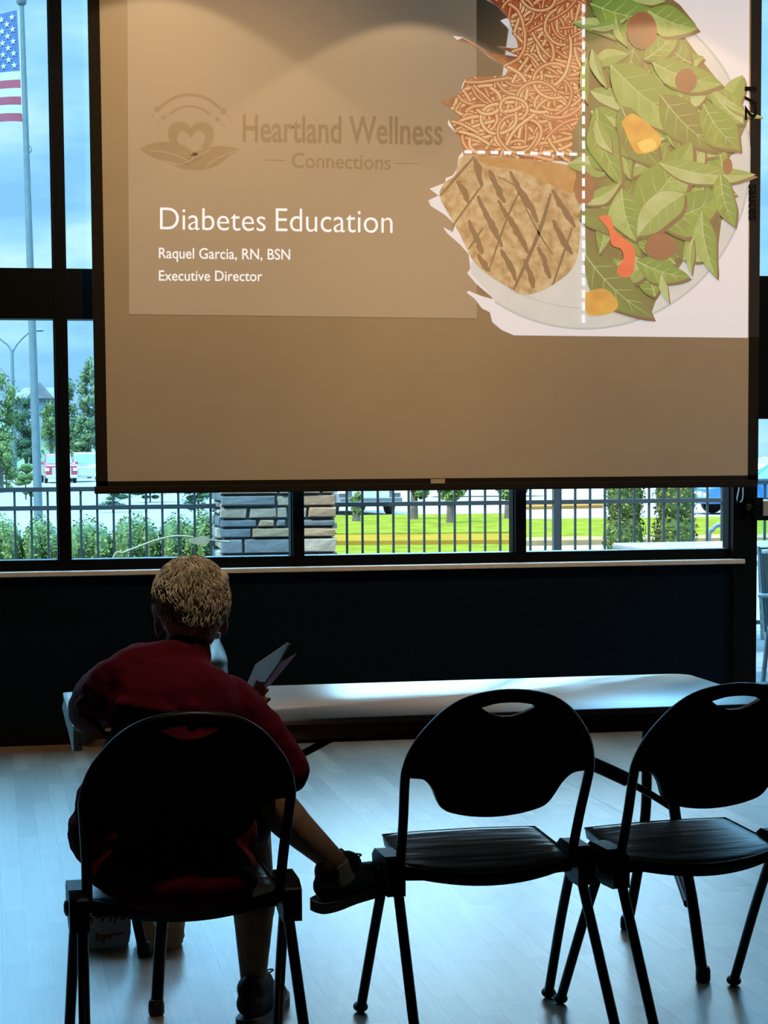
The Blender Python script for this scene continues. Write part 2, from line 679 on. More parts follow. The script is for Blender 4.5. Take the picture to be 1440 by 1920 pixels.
# the cloth hangs with faint waves
g = MB()
nx, nz_ = 60, 50
vs = []
for j in range(nz_ + 1):
    for i in range(nx + 1):
        u, v = i / nx, j / nz_
        x = xa + (xb - xa) * u
        z = zb_ + (ZT - zb_) * v
        d = 0.0
        vs.append((x, SY + d, z))
fs = [(j * (nx + 1) + i, j * (nx + 1) + i + 1, (j + 1) * (nx + 1) + i + 1, (j + 1) * (nx + 1) + i) for j in range(nz_) for i in range(nx)]
g.add(vs, fs)
g.box(xa - BX, SY + .0008, zb_ - .03, xb + BX, SY + .0030, ZT)
scr = g.build('screen_cloth', M_screen, ps)
b = MB()
b.box(xa - BX, SY - .001, zb_ - .03, xa, SY + .0006, ZT).box(xb, SY - .001, zb_ - .03, xb + BX, SY + .0006, ZT)
b.box(xa - BX, SY - .001, zb_ - .035, xb + BX, SY + .0006, zb_)
b.build('black_border', M_border, ps)
zt_ = ony(800, 918, SY).z
b = MB().box(ony(177, 920, SY).x, SY - .014, zt_ - .004, ony(1418, 912, SY).x, SY + .014, zb_ - .022)
b.build('bottom_bar', M_border, ps, bevel=.006)
c = ony(821, 903, SY - .018)
b = MB().box(c.x - .036, SY - .019, c.z - .010, c.x + .036, SY - .014, c.z + .012)
b.build('pull_tab', mat('pale_grey_plastic', (.45, .42, .38), .5, var=.15, scale=60), ps, bevel=.003)
b = MB().box(xa - BX - .08, SY - .09, ZT, xb + BX + .08, SY + .09, CEIL_Z)
b.build('roller_housing', M_border, ps, bevel=.01)

slide = bpy.data.objects.new('projected_slide', None)
COL.objects.link(slide)
slide.parent = ps
slide.location = (0, 0, 0)

WASH = lin((134, 110, 78))


def em(name, rgb, var=0.0, scale=30.0, rgb2=None, stretch=None):
    """light of the projected picture on the white cloth"""
    if name in MATS:
        return MATS[name]
    m = mat(name, (0.50, 0.475, 0.45), 0.9, spec=0.1)
    t = m.node_tree
    bs = t.nodes['Principled BSDF']

    def tgt(c):
        return tuple(max(0.0, a - b_) for a, b_ in zip(lin(c), WASH))
    bs.inputs['Emission Color'].default_value = (*tgt(rgb), 1)
    bs.inputs['Emission Strength'].default_value = 1.0
    if rgb2:
        co = t.nodes.new('ShaderNodeTexCoord')
        n = t.nodes.new('ShaderNodeTexNoise')
        n.inputs['Scale'].default_value = scale
        n.inputs['Detail'].default_value = 5
        src = co.outputs['Object']
        if stretch:
            k = t.nodes.new('ShaderNodeMapping')
            k.inputs['Scale'].default_value = stretch
            t.links.new(src, k.inputs['Vector'])
            src = k.outputs[0]
        t.links.new(src, n.inputs['Vector'])
        r = t.nodes.new('ShaderNodeValToRGB')
        r.color_ramp.elements[0].position = 0.35
        r.color_ramp.elements[1].position = 0.65
        r.color_ramp.elements[0].color = (*tgt(rgb), 1)
        r.color_ramp.elements[1].color = (*tgt(rgb2), 1)
        t.links.new(n.outputs['Fac'], r.inputs['Fac'])
        t.links.new(r.outputs['Color'], bs.inputs['Emission Color'])
    return m


def pxpoly(mb, pts, layer):
    mb.poly([S(x, y, layer) for x, y in pts])
    return mb


def ribbon(mb, pts, wd, layer, close=False):
    """flat stroke through pixel points; wd width in pixels (or list)"""
    n = len(pts)
    vs = []
    for i, (x, y) in enumerate(pts):
        x0, y0 = pts[max(i - 1, 0)]
        x1, y1 = pts[min(i + 1, n - 1)]
        dx, dy = x1 - x0, y1 - y0
        l = math.hypot(dx, dy) or 1
        h = (wd[i] if isinstance(wd, list) else wd) / 2
        vs += [S(x - dy / l * h, y + dx / l * h, layer), S(x + dy / l * h, y - dx / l * h, layer)]
    mb.add(vs, [(2 * i, 2 * i + 1, 2 * i + 3, 2 * i + 2) for i in range(n - 1)])
    return mb


def c2(pts, n=6):
    return [(p.x, p.y) for p in crv([(x, y, 0) for x, y in pts], n)]


def text_on(name, s, m, quad, layer, bold=0.0, parent=None, space=1.0):
    """lettering stretched into a pixel quad (x0,y_top,x1,y_base,y_base_right); measured on its ink"""
    cu = bpy.data.curves.new(name, 'FONT')
    cu.body = s
    cu.offset = bold
    cu.space_character = space
    cu.resolution_u = 6
    to = bpy.data.objects.new(name, cu)
    COL.objects.link(to)
    dg = bpy.context.evaluated_depsgraph_get()
    dg.update()
    me = bpy.data.meshes.new_from_object(to.evaluated_get(dg))
    bpy.data.objects.remove(to)
    bpy.data.curves.remove(cu)
    X0 = min(v.co.x for v in me.vertices)
    X1 = max(v.co.x for v in me.vertices)
    Y1 = max(v.co.y for v in me.vertices)
    x0, yt, x1, yb, ybr = quad
    mb = MB()
    vs = []
    for v in me.vertices:
        u = (v.co.x - X0) / (X1 - X0)
        k = v.co.y / Y1
        yb_ = yb + (ybr - yb) * u
        vs.append(S(x0 + (x1 - x0) * u, yb_ - (yb - yt) * k, layer))
    mb.add(vs, [tuple(p.vertices) for p in me.polygons])
    bpy.data.meshes.remove(me)
    return mb.build(name, m, parent, fixn=False)


# pale text panel with the logo left dark
pn = MB()
pxpoly(pn, [(236, -420), (893, -420), (894, 597), (242, 589)], 1)
pn.build('text_panel', em('panel_light', (159, 134, 103)), slide)
M_logo = em('logo_dark', (141, 116, 83))
lg = MB()


def zl(pts):
    return [(180 + x * .5, 120 + y * .5) for x, y in pts]


def arc(cx, cy, r, a0, a1, n=24):
    return [(cx + r * math.cos(math.radians(a0 + (a1 - a0) * i / n)), cy - r * math.sin(math.radians(a0 + (a1 - a0) * i / n))) for i in range(n + 1)]


def disc(mb, x, y, r, layer, n=14):
    pxpoly(mb, [(x + r * math.cos(2 * PI * i / n), y + r * math.sin(2 * PI * i / n)) for i in range(n)], layer)


ribbon(lg, zl(arc(352, 262, 147, 140, 40)), 6, 3)
ribbon(lg, zl(arc(352, 262, 104, 137, 43)), 4, 3)
for x, y, r in ((229, 170, 6), (479, 178, 6), (254, 201, 4.5), (457, 208, 4.5)):
    disc(lg, *zl([(x, y)])[0], r, 3)
for a, b_ in (((216, 190), (200, 222)), ((240, 216), (226, 242)), ((492, 192), (510, 222)), ((470, 220), (488, 248))):
    ribbon(lg, zl([a, b_]), [3, 1], 3)
hrt = c2(zl([(275, 290), (270, 255), (285, 225), (318, 216), (345, 228), (356, 240), (370, 226), (400, 217), (432, 232), (443, 265), (436, 292), (418, 312), (392, 312), (408, 285), (405, 262), (385, 250), (366, 262), (356, 278), (344, 262), (326, 252), (308, 264), (306, 290), (320, 305), (300, 300)]), 4)
pxpoly(lg, hrt, 3)
pxpoly(lg, c2(zl([(165, 318), (200, 300), (250, 292), (310, 298), (360, 325), (395, 350), (340, 378), (290, 368), (235, 358), (195, 342), (165, 318)]), 5)[:-1], 3)
pxpoly(lg, c2(zl([(545, 322), (500, 310), (440, 308), (385, 322), (350, 345), (310, 370), (275, 372), (320, 392), (370, 398), (420, 394), (470, 372), (500, 345), (545, 322)]), 5)[:-1], 3)
lg.build('logo_mark', M_logo, slide)
lv = MB()
ribbon(lv, c2(zl([(200, 325), (260, 330), (320, 350), (350, 366)])), 2.5, 4)
ribbon(lv, c2(zl([(410, 392), (440, 362), (490, 338), (535, 324)])), 2.5, 4)
ribbon(lv, c2(zl([(275, 376), (330, 372), (380, 345), (430, 322)])), 2.5, 4)
lv.build('logo_veins', em('panel_light', (159, 134, 103)), slide)
text_on('logo_name', 'Heartland Wellness', em('logo_text', (127, 103, 70)), (455, 214, 830, 265, 271), 3, 0.018, slide)
text_on('logo_subtitle', 'Connections', em('logo_text2', (138, 113, 80)), (547, 286, 733, 314, 318), 3, 0.012, slide)
for a_, b_ in (((497, 300), (536, 301)), ((738, 306), (783, 307))):
    ribbon(MB(), [a_, b_], 2, 3).build('logo_dash', em('logo_text2', (138, 113, 80)), slide)
M_txt = em('white_lettering', (250, 244, 238))
text_on('title_word', 'Diabetes', M_txt, (300, 389, 498, 430, 433.5), 3, -0.006, slide)
text_on('title_word', 'Education', M_txt, (517, 390.5, 736, 433.5, 437), 3, -0.006, slide)
text_on('presenter_text', 'Raquel Garcia, RN, BSN', M_txt, (298, 464, 544, 484, 487), 3, 0.006, slide)
text_on('role_text', 'Executive Director', M_txt, (298, 507, 492, 526, 527), 3, 0.006, slide)

# projected photograph of a plate


def zp(pts):
    return [(780 + x * .4583, y * .4583) for x, y in pts]


torn = [(285, -700), (290, 0), (330, 20), (370, 62), (375, 72), (345, 84), (372, 110), (412, 168), (405, 196), (330, 190), (400, 220), (440, 236), (400, 250), (300, 215), (190, 152), (150, 146), (168, 164), (250, 195), (300, 232), (345, 262), (378, 285), (362, 310), (300, 318), (205, 318), (190, 345), (180, 388), (95, 415), (135, 440), (180, 468), (185, 488), (132, 488), (130, 510), (165, 545), (185, 580), (200, 610), (175, 640), (168, 690), (150, 718), (122, 728), (120, 748), (55, 772), (92, 800), (50, 820), (60, 842), (120, 880), (160, 920), (150, 950), (110, 928), (128, 955), (180, 1000), (215, 1040), (222, 1100), (210, 1118), (245, 1160), (322, 1226), (270, 1212), (215, 1190), (206, 1196), (240, 1222), (270, 1262), (302, 1278), (312, 1318), (350, 1350), (400, 1372), (1358, 1382), (1368, -700)]
M_white = em('picture_white', (226, 214, 208))
pw = MB()
pxpoly(pw, zp(torn), 2)
pw.build('picture_backdrop', M_white, slide)
plate = [(690 + 676 * math.cos(math.radians(a)), 655 + 690 * math.sin(math.radians(a))) for a in range(-90, 124, 3)]
plate = plate + [(290, 1190), (225, 1120), (222, 1090), (260, 1000), (300, 700), (400, -35)]
M_plate = em('picture_plate', (203, 196, 183), rgb2=(214, 204, 190), scale=4)
pl = MB()
pxpoly(pl, zp(plate), 4)
pl.build('plate_picture', M_plate, slide)
rim = MB()
ribbon(rim, zp([(690 + 676 * math.cos(math.radians(a)), 655 + 690 * math.sin(math.radians(a))) for a in range(-90, 126, 3)]), 4, 6)
ribbon(rim, zp([(690 + 610 * math.cos(math.radians(a)), 650 + 610 * math.sin(math.radians(a))) for a in range(60, 125, 3)]), 2, 6)
rim.build('plate_rim_picture', em('picture_plate_edge', (186, 184, 176)), slide)
# pasta
rp = random.Random(11)
past_pts = zp([(300, -80), (292, 0), (330, 20), (372, 64), (380, 80), (412, 168), (420, 200), (330, 190), (400, 220), (440, 236), (300, 215), (190, 155), (168, 164), (250, 195), (345, 262), (378, 285), (362, 310), (205, 318), (180, 388), (95, 415), (180, 468), (185, 488), (132, 488), (165, 545), (185, 582), (195, 640), (420, 652), (660, 662), (700, 640), (705, -80)])
pb_ = MB()
pxpoly(pb_, past_pts, 8)
pb_.build('pasta_sauce_picture', em('picture_sauce', (150, 88, 48), rgb2=(196, 130, 78), scale=16), slide)


def inside(p, poly):
    x, y = p
    c = False
    j = len(poly) - 1
    for i in range(len(poly)):
        xi, yi = poly[i]
        xj, yj = poly[j]
        if (yi > y) != (yj > y) and x < (xj - xi) * (y - yi) / (yj - yi) + xi:
            c = not c
        j = i
    return c


pa = MB()
cols_d = [em('pasta_edge_a', (150, 84, 46)), em('pasta_edge_b', (168, 100, 58))]
cols_l = [em('pasta_a', (200, 140, 88)), em('pasta_b', (212, 156, 102)), em('pasta_c', (190, 124, 74)), em('pasta_d', (222, 172, 118))]
M_pshine = em('pasta_shine', (232, 192, 146))
bx = [p[0] for p in past_pts]
lay = 10.0
cnt = 0
while cnt < 230:
    x, y = rp.uniform(min(bx), max(bx)), rp.uniform(-30, 288)
    if not inside((x, y), past_pts):
        continue
    ang = rp.uniform(0, 2 * PI)
    turn = rp.uniform(-.24, .24)
    pts = [(x, y)]
    for k in range(rp.randint(12, 30)):
        ang += turn + rp.uniform(-.12, .12)
        x += 6.5 * math.cos(ang)
        y += 5.5 * math.sin(ang)
        if not inside((x, y), past_pts):
            break
        pts.append((x, y))
    if len(pts) < 5:
        continue
    cnt += 1
    pts = c2(pts, 3)
    pa.use(rp.choice(cols_d))
    ribbon(pa, pts, 8.5, lay)
    pa.use(rp.choice(cols_l))
    ribbon(pa, pts, 5.4, lay + .12)
    pa.use(M_pshine)
    ribbon(pa, [(x_ - .6, y_ - .9) for x_, y_ in pts], 1.3, lay + .18)
    lay += 0.23
pa.build('pasta_picture', None, slide, fixn=False)
# grilled chicken
LC = 65
chk = zp([(176, 650), (230, 632), (420, 650), (640, 690), (668, 745), (672, 900), (668, 1010), (640, 1100), (560, 1165), (500, 1195), (430, 1206), (370, 1170), (300, 1128), (250, 1085), (215, 1035), (180, 960), (130, 870), (95, 800), (120, 745), (160, 715)])
ck = MB()
pxpoly(ck, c2(chk + chk[:1], 3)[:-1], LC)
ck.build('chicken_picture', em('picture_chicken', (172, 134, 88), rgb2=(206, 176, 128), scale=22), slide)
ct = MB()
pxpoly(ct, c2(zp([(230, 640), (420, 650), (640, 680), (664, 740), (640, 790), (560, 760), (430, 700), (300, 680), (230, 640)]), 3)[:-1], LC + 1)
ct.build('chicken_top_picture', em('picture_chicken_top', (194, 150, 96), rgb2=(180, 132, 80), scale=18), slide)
gm = MB()
for pts in ([(238, 650), (255, 690), (268, 765)], [(300, 695), (330, 760), (362, 830)], [(385, 700), (420, 770), (470, 850), (500, 910)], [(555, 775), (600, 850), (650, 930)], [(250, 800), (290, 880), (330, 960), (350, 1010)], [(335, 820), (385, 900), (430, 980), (470, 1050)], [(215, 900), (250, 980), (270, 1040)], [(345, 1020), (380, 1080), (410, 1150)], [(500, 1010), (530, 1080), (545, 1140)], [(560, 900), (600, 980), (640, 1040)], [(440, 1060), (470, 1130), (480, 1180)], [(170, 740), (200, 790), (215, 830)], [(250, 1040), (280, 1085), (300, 1110)]):
    p2 = c2(zp(pts), 5)
    n = len(p2)
    ribbon(gm, [(x + rp.uniform(-1.5, 1.5), y) for x, y in p2], [3 + 9 * math.sin(PI * (i + .6) / (n + .2)) * rp.uniform(.7, 1.2) for i in range(n)], LC + 2)
gm.build('grill_marks_picture', em('picture_grill', (112, 70, 40), rgb2=(146, 98, 56), scale=40), slide)
sl_ = MB()
for pts, wd in (([(238, 640), (100, 800)], 5), ([(265, 765), (150, 925)], 4), ([(430, 770), (370, 900), (300, 1100)], 4), ([(552, 790), (500, 960), (400, 1185)], 7), ([(640, 930), (560, 1165)], 4), ([(275, 930), (215, 1020)], 4), ([(420, 790), (500, 950), (560, 1040)], 3), ([(330, 720), (430, 770)], 2)):
    p2 = c2(zp(pts), 6)
    ribbon(sl_, p2, [wd * (.4 + .6 * math.sin(PI * (i + 1) / (len(p2) + 1))) for i in range(len(p2))], LC + 3)
sl_.build('knife_cuts_picture', em('picture_cuts', (92, 66, 38)), slide)
# salad
LS = 72
sal = zp([(700, -60), (1000, -40), (1080, 20), (1145, 100), (1090, 140), (1180, 260), (1290, 400), (1370, 470), (1330, 560), (1320, 620), (1280, 640), (1290, 720), (1300, 880), (1250, 900), (1240, 980), (1225, 1130), (1170, 1060), (1100, 1060), (1060, 1120), (1000, 1160), (985, 1220), (960, 1290), (880, 1280), (800, 1210), (700, 1130), (690, 900), (640, 640), (640, 540), (690, 440)])
sb = MB()
pxpoly(sb, sal, LS)
sb.build('salad_shade_picture', em('picture_salad_shade', (96, 96, 34), rgb2=(128, 132, 52), scale=9), slide)
greens = [em('leaf_a', (126, 140, 58), rgb2=(152, 166, 80), scale=10), em('leaf_b', (148, 160, 84), rgb2=(172, 180, 110), scale=10), em('leaf_c', (108, 124, 44), rgb2=(134, 148, 62), scale=10), em('leaf_d', (166, 172, 104), rgb2=(186, 188, 130), scale=10)]
M_rib = em('leaf_rib', (186, 190, 132))
M_edge = em('leaf_edge', (116, 124, 52))
M_shadow = em('leaf_shadow', (92, 94, 34), rgb2=(106, 108, 44), scale=14)
M_half = [em('leaf_half_a', (134, 150, 66)), em('leaf_half_b', (138, 152, 76)), em('leaf_half_c', (116, 132, 52)), em('leaf_half_d', (150, 160, 90))]


def leaf(mb, x, y, ang, ln, wd, layer, m, rib=True, bend=0.0):
    ca, sa = math.cos(ang), math.sin(ang)
    up, lo, mid = [], [], []
    n = 12
    for i in range(n + 1):
        t = i / n
        h = wd * (math.sin(PI * t ** 0.85) ** 0.9) * (1 + .10 * math.sin(9 * t + x))
        b_ = bend * math.sin(PI * t) * ln
        xx = t * ln - ln / 2
        mid.append((x + ca * xx - sa * b_, y + sa * xx + ca * b_))
        up.append((x + ca * xx - sa * (b_ + h), y + sa * xx + ca * (b_ + h)))
        lo.append((x + ca * xx - sa * (b_ - h), y + sa * xx + ca * (b_ - h)))
    out = up + lo[-2:0:-1]
    wd_ = wd

    def grow(k):
        return [(x + (a - x) * k, y + (c - y) * k) for a, c in out]
    mb.use(M_shadow)
    pxpoly(mb, [(a + 1.5 + wd * .10, c + 2.0 + wd * .13) for a, c in grow(1.02)], layer)
    mb.use(M_edge)
    pxpoly(mb, grow(1.015), layer + .2)
    mb.use(m)
    pxpoly(mb, out, layer + .4)
    if wd > 8:
        mb.use(M_half[greens.index(m)])
        pxpoly(mb, mid + lo[-2:0:-1], layer + .6)
    if rib:
        mb.use(M_rib)
        ribbon(mb, mid, [2.2 * (1 - .8 * i / n) for i in range(n + 1)], layer + .8)
        if wd > 14:
            for i in (2, 4, 6, 8):
                for side in (up, lo):
                    (mx_, my_), (ex, ey) = mid[i], side[min(i + 2, n)]
                    ribbon(mb, [(mx_, my_), (mx_ + (ex - mx_) * .5, my_ + (ey - my_) * .42), (mx_ + (ex - mx_) * .85, my_ + (ey - my_) * .85)], [1.1, .9, .3], layer + .75)


sa_ = MB()
rl = random.Random(23)
ls = LS + 2.0
bx = [p[0] for p in sal]
k = 0
while k < 95:
    x, y = rl.uniform(min(bx), max(bx)), rl.uniform(-30, 590)
    if not inside((x, y), sal) or not inside((x + 22, y + 14), sal) or not inside((x - 22, y - 14), sal):
        continue
    leaf(sa_, x, y, rl.uniform(0, 2 * PI), rl.uniform(60, 120), rl.uniform(11, 24), ls, rl.choice(greens), rl.random() < .7, rl.uniform(-.15, .15))
    ls += .9
    k += 1
big = [(985, 400, .62, 470, 95, 1), (920, 560, 1.0, 300, 70, 2), (1120, 500, .75, 330, 75, 2), (860, 45, .2, 300, 75, 0), (1050, 80, .35, 220, 60, 1), (790, 600, 1.25, 330, 60, 0), (1010, 730, -.9, 380, 95, 1), (1120, 850, -.4, 300, 90, 0), (1190, 690, .12, 400, 45, 3), (870, 880, 1.3, 220, 65, 1), (1000, 880, 2.4, 260, 70, 3), (830, 1170, .75, 380, 75, 2), (1010, 1100, .3, 230, 50, 0), (1200, 1000, 1.35, 280, 45, 1), (1275, 820, 1.3, 220, 45, 0), (750, 280, 1.2, 170, 22, 3), (700, 330, 1.55, 190, 20, 1), (770, 560, 1.1, 150, 30, 3), (1130, 1050, 1.6, 150, 18, 3), (1020, 1180, 1.3, 120, 16, 3), (760, 790, -.5, 180, 30, 3), (1340, 450, .35, 170, 12, 1), (790, 95, -.3, 160, 18, 3), (840, 130, 1.2, 130, 22, 1), (1110, 300, .3, 300, 60, 1), (1250, 520, .9, 240, 70, 0)]
for (x, y, a, ln, wd, gi) in big:
    (X, Y), = zp([(x, y)])
    leaf(sa_, X, Y, a, ln * .4583, wd * .4583, ls, greens[gi], True, .06)
    ls += .9
sa_.build('salad_leaves_picture', None, slide, fixn=False)
LV = ls + 1
M_tom = em('picture_tomato', (140, 74, 42), rgb2=(166, 92, 58), scale=8)
for (x, y, rx, ry) in ((925, 125, 62, 78), (1105, 330, 45, 50), (690, 770, 42, 68), (1000, 1010, 62, 55), (1275, 680, 20, 34)):
    pxpoly(MB(), zp([(x + rx * math.cos(2 * PI * i / 20), y + ry * math.sin(2 * PI * i / 20)) for i in range(20)]), LV).build('tomato_picture', M_tom, slide)
pp_ = MB()
pxpoly(pp_, c2(zp([(745, 890), (775, 880), (800, 895), (812, 940), (850, 975), (892, 1010), (896, 1070), (885, 1120), (850, 1136), (822, 1115), (830, 1085), (848, 1060), (840, 1020), (800, 1000), (788, 940), (745, 890)]), 4)[:-1], LV + 1)
pp_.build('red_pepper_picture', em('picture_pepper', (222, 96, 58), rgb2=(232, 128, 84), scale=12), slide)
M_yel = em('picture_yellow', (204, 146, 46), rgb2=(226, 178, 84), scale=9)
yp = MB()
pxpoly(yp, c2(zp([(840, 500), (880, 465), (930, 490), (1000, 560), (985, 610), (930, 630), (890, 615), (840, 500)]), 3)[:-1], LV + 1)
yp.build('yellow_pepper_picture', M_yel, slide)
yp = MB()
pxpoly(yp, c2(zp([(694, 1195), (760, 1180), (800, 1200), (828, 1245), (800, 1280), (720, 1292), (694, 1270), (694, 1195)]), 3)[:-1], LV + 1)
yp.build('yellow_pepper_picture', M_yel, slide)
hl = MB()
pxpoly(hl, c2(zp([(905, 585), (960, 565), (985, 600), (930, 625), (905, 585)]), 3)[:-1], LV + 2)
hl.build('pepper_shine_picture', em('picture_yellow_light', (238, 196, 104)), slide)
M_dash = em('white_dashes', (252, 248, 244))
y = 8.0
while y < 600:
    ribbon(MB(), [(1094, y), (1094, y + 15)], 5.5, LV + 4).build('divider_dash', M_dash, slide)
    y += 23.3
for i in range(9):
    x = 871 + i * 24.6
    ribbon(MB(), [(x, 284.5 + i * .55), (x + 14, 285 + i * .55)], 5.5, LV + 4).build('divider_dash', M_dash, slide)
# the stray edge of the slide spilling on the black border, with a turned caption cut by the edge
sp = MB()
xe = ony(1411, 0, SY).x
for x0, x1 in ((xb + .001, xb + BX - .001),):
    sp.add([(x0, SY - .0022, ony(1404, 632, SY).z), (x1, SY - .0022, ony(1404, 632, SY).z), (x1, SY - .0022, ZT - .02), (x0, SY - .0022, ZT - .02)], [(0, 1, 2, 3)])
msp = mat('border_spill', (0.012, 0.011, 0.010), 0.8, spec=.2, emit=(0.012, 0.010, 0.009))
sp.build('border_spill', msp, slide)


def vtext(name, s, m, x0, y0, y1, wd, layer):
    """caption turned a quarter turn, reading downwards"""
    cu = bpy.data.curves.new(name, 'FONT')
    cu.body = s
    cu.offset = .02
    to = bpy.data.objects.new(name, cu)
    COL.objects.link(to)
    dg = bpy.context.evaluated_depsgraph_get()
    dg.update()
    me = bpy.data.meshes.new_from_object(to.evaluated_get(dg))
    bpy.data.objects.remove(to)
    bpy.data.curves.remove(cu)
    X1 = max(v.co.x for v in me.vertices)
    Y1 = max(v.co.y for v in me.vertices)
    mb = MB()
    mb.add([S(x0 + wd * v.co.y / Y1, y0 + (y1 - y0) * v.co.x / X1, layer) + Vector((0, -.0015, 0)) for v in me.vertices], [tuple(p.vertices) for p in me.polygons])
    return mb.build(name, m, slide, fixn=False)


M_cap = mat('caption_dark', (0.010, 0.010, 0.010), .9, spec=.1, var=.1)
vtext('side_caption', '1/2', M_cap, 1397, 152, 225, 22, LV + 3)
vtext('side_caption', 'sauces', M_cap, 1404, 345, 412, 14, LV + 3)

# ceiling downlights that wash the screen
M_trim = mat('white_downlight_trim', (.6, .58, .55), .4, var=.05)
M_bulb = mat('warm_bulb_glow', (.8, .7, .5), .4, emit=(6.0, 3.6, 1.6))
for i, x in enumerate((0.80, 2.02, 3.24)):
    d = thing('ceiling_downlight', (x, 8.88, CEIL_Z), ['round ceiling downlight over the left third of the screen', 'round ceiling downlight over the middle of the screen', 'round ceiling downlight over the right third of the screen'][i], 'light', 'downlights in front of the screen')
    MB().lathe((x, 8.88, CEIL_Z - .012), [(.055, 0), (.085, 0), (.09, .012), (.055, .012)], 24).build('trim_ring', M_trim, d, smooth=True)
    MB().lathe((x, 8.88, CEIL_Z - .004), [(.001, 0), (.054, 0), (.054, .003), (.001, .003)], 20).build('bulb', M_bulb, d, smooth=True)
    zl_ = (3.98, 3.90, 3.93)[i]
    spot('downlight_beam', (x, 8.88, zl_), (x, 8.88, 0), DOWN_W, 101, 0.10, WARM, .02)
# two unseen track heads, added to give the cloth its warm wash
for i, x in enumerate((1.05, 3.65)):
    p = Vector((x, 6.6, CEIL_Z - .25))
    t_ = Vector(((.80, 3.50)[i], SY, 2.1))
    d = thing('track_spotlight', (x, 6.6, CEIL_Z), ['black track spotlight aimed at the left half of the screen', 'black track spotlight aimed at the right half of the screen'][i], 'light', 'track spotlights aimed at the screen')
    dirv = (t_ - p).normalized()
    MB().tube([(x, 6.6, CEIL_Z), (x, 6.6, CEIL_Z - .22)], .012, 8).build('stem', M_black, d, smooth=True)
    MB().lathe(p - dirv * .10, [(.02, 0), (.045, .01), (.05, .13), (.055, .16), (.045, .16), (.04, .13), (.01, .12)], 18, dirv).build('lamp_head', M_black, d, smooth=True)
    spot('track_beam', p + dirv * .08, t_, ADDED_SPOT_W, 72, 0.9, (1.0, .57, .21), .04)
# unseen downlight added for the seated woman's hair, beam narrowed to her head
for i, (x, y) in enumerate(((1.0, 3.7),)):
    d = thing('ceiling_downlight', (x, y, CEIL_Z), 'round ceiling downlight above and just behind the seated woman', 'light')
    MB().lathe((x, y, CEIL_Z - .012), [(.055, 0), (.085, 0), (.09, .012), (.055, .012)], 24).build('trim_ring', M_trim, d, smooth=True)
    MB().lathe((x, y, CEIL_Z - .004), [(.001, 0), (.054, 0), (.054, .003), (.001, .003)], 20).build('bulb', M_bulb, d, smooth=True)
    spot('downlight_beam', (x, y, CEIL_Z - .02), (.43, y + .72, 1.05), HAIR_SPOT_W, 17, 0.9, (1.0, .80, .56), .05)
# pull cord looped beside the screen's lower right corner
cd_ = MB()
c0 = ony(1381, 914, WALL_Y - .05)
pts = [ony(x, y, WALL_Y - .05) for x, y in ((1393, 914), (1393, 930), (1391, 939), (1386, 941), (1382, 936), (1384, 925), (1386, 914))]
cd_.tube(crv(pts, 5), .0035, 6)
cl = cd_.build('cord_loop', mat('white_cord', (.7, .7, .66), .6, var=.1, scale=200), None, smooth=True)
tag(cl, 'white looped cord hanging below the right corner of the projection screen', 'cord')
c = ony(1384, 941, WALL_Y - .05)
MB().ell(c, (.008, .008, .012)).build('cord_end', M_base, cl, smooth=True)

# ================================================================== folding table
TZ = 0.742


def rrect(x0, x1, y0, y1, r, n=6):
    out = []
    for cx, cy, a in ((x1 - r, y0 + r, -90), (x1 - r, y1 - r, 0), (x0 + r, y1 - r, 90), (x0 + r, y0 + r, 180)):
        for k in range(n + 1):
            t = math.radians(a + 90 * k / n)
            out.append((cx + r * math.cos(t), cy + r * math.sin(t)))
    return out


def wood_top_material():
    m = mat('pale_woodgrain_top', (0.66, 0.59, 0.49), 0.28, spec=0.8, var=0.16, scale=3.0, bump=0.05, bscale=60, stretch=(1.2, 14, 14), coat=1.0)
    return m


M_top = wood_top_material()
M_skirt = mat('brown_woodgrain_apron', (0.34, 0.22, 0.13), 0.5, var=0.18, scale=3.0, stretch=(1.2, 14, 14))
M_tend = mat('white_table_end', (0.70, 0.70, 0.68), 0.4, var=0.05, scale=20)  # window reflection on the woodgrain end, painted as a pale colour
M_leg = mat('black_powder_coat', (0.004, 0.004, 0.004), 0.38, spec=0.3, var=0.2, scale=40)
M_rubber = mat('black_rubber', (0.010, 0.010, 0.010), 0.6, var=0.2, scale=40)
TX0, TX1, TY0, TY1 = 0.186, 2.004, 4.800, 5.525
tb = thing('folding_table', ((TX0 + TX1) / 2, (TY0 + TY1) / 2, 0), 'long pale woodgrain folding table in front of the seated woman', 'table')
g = MB()
rings = [(0.0, -.006, .055), (0.0, 0.0, .055), (-.006, .004, .05)]
o1 = rrect(TX0, TX1, TY0, TY1, .06)
o2 = rrect(TX0 + .005, TX1 - .005, TY0 + .005, TY1 - .005, .055)
n = len(o1)
vs = [(x, y, TZ - .014) for x, y in o1] + [(x, y, TZ - .004) for x, y in o1] + [(x, y, TZ) for x, y in o2]
fs = []
for j in range(2):
    for i in range(n):
        i2 = (i + 1) % n
        fs.append((j * n + i, j * n + i2, (j + 1) * n + i2, (j + 1) * n + i))
fs.append(tuple(2 * n + i for i in range(n)))
fs.append(tuple(reversed(range(n))))
g.add(vs, fs)
g.build('tabletop', M_top, tb, smooth=True)
g = MB()
oi = rrect(TX0 + .006, TX1 - .006, TY0 + .006, TY1 - .006, .055)
ok_ = rrect(TX0 + .02, TX1 - .02, TY0 + .02, TY1 - .02, .045)
vs = [(x, y, TZ - .014) for x, y in oi] + [(x, y, TZ - .052) for x, y in oi] + [(x, y, TZ - .052) for x, y in ok_] + [(x, y, TZ - .014) for x, y in ok_]
fs = []
for j in range(3):
    for i in range(n):
        i2 = (i + 1) % n
        fs.append((j * n + i, j * n + i2, (j + 1) * n + i2, (j + 1) * n + i))
g.add(vs, fs)
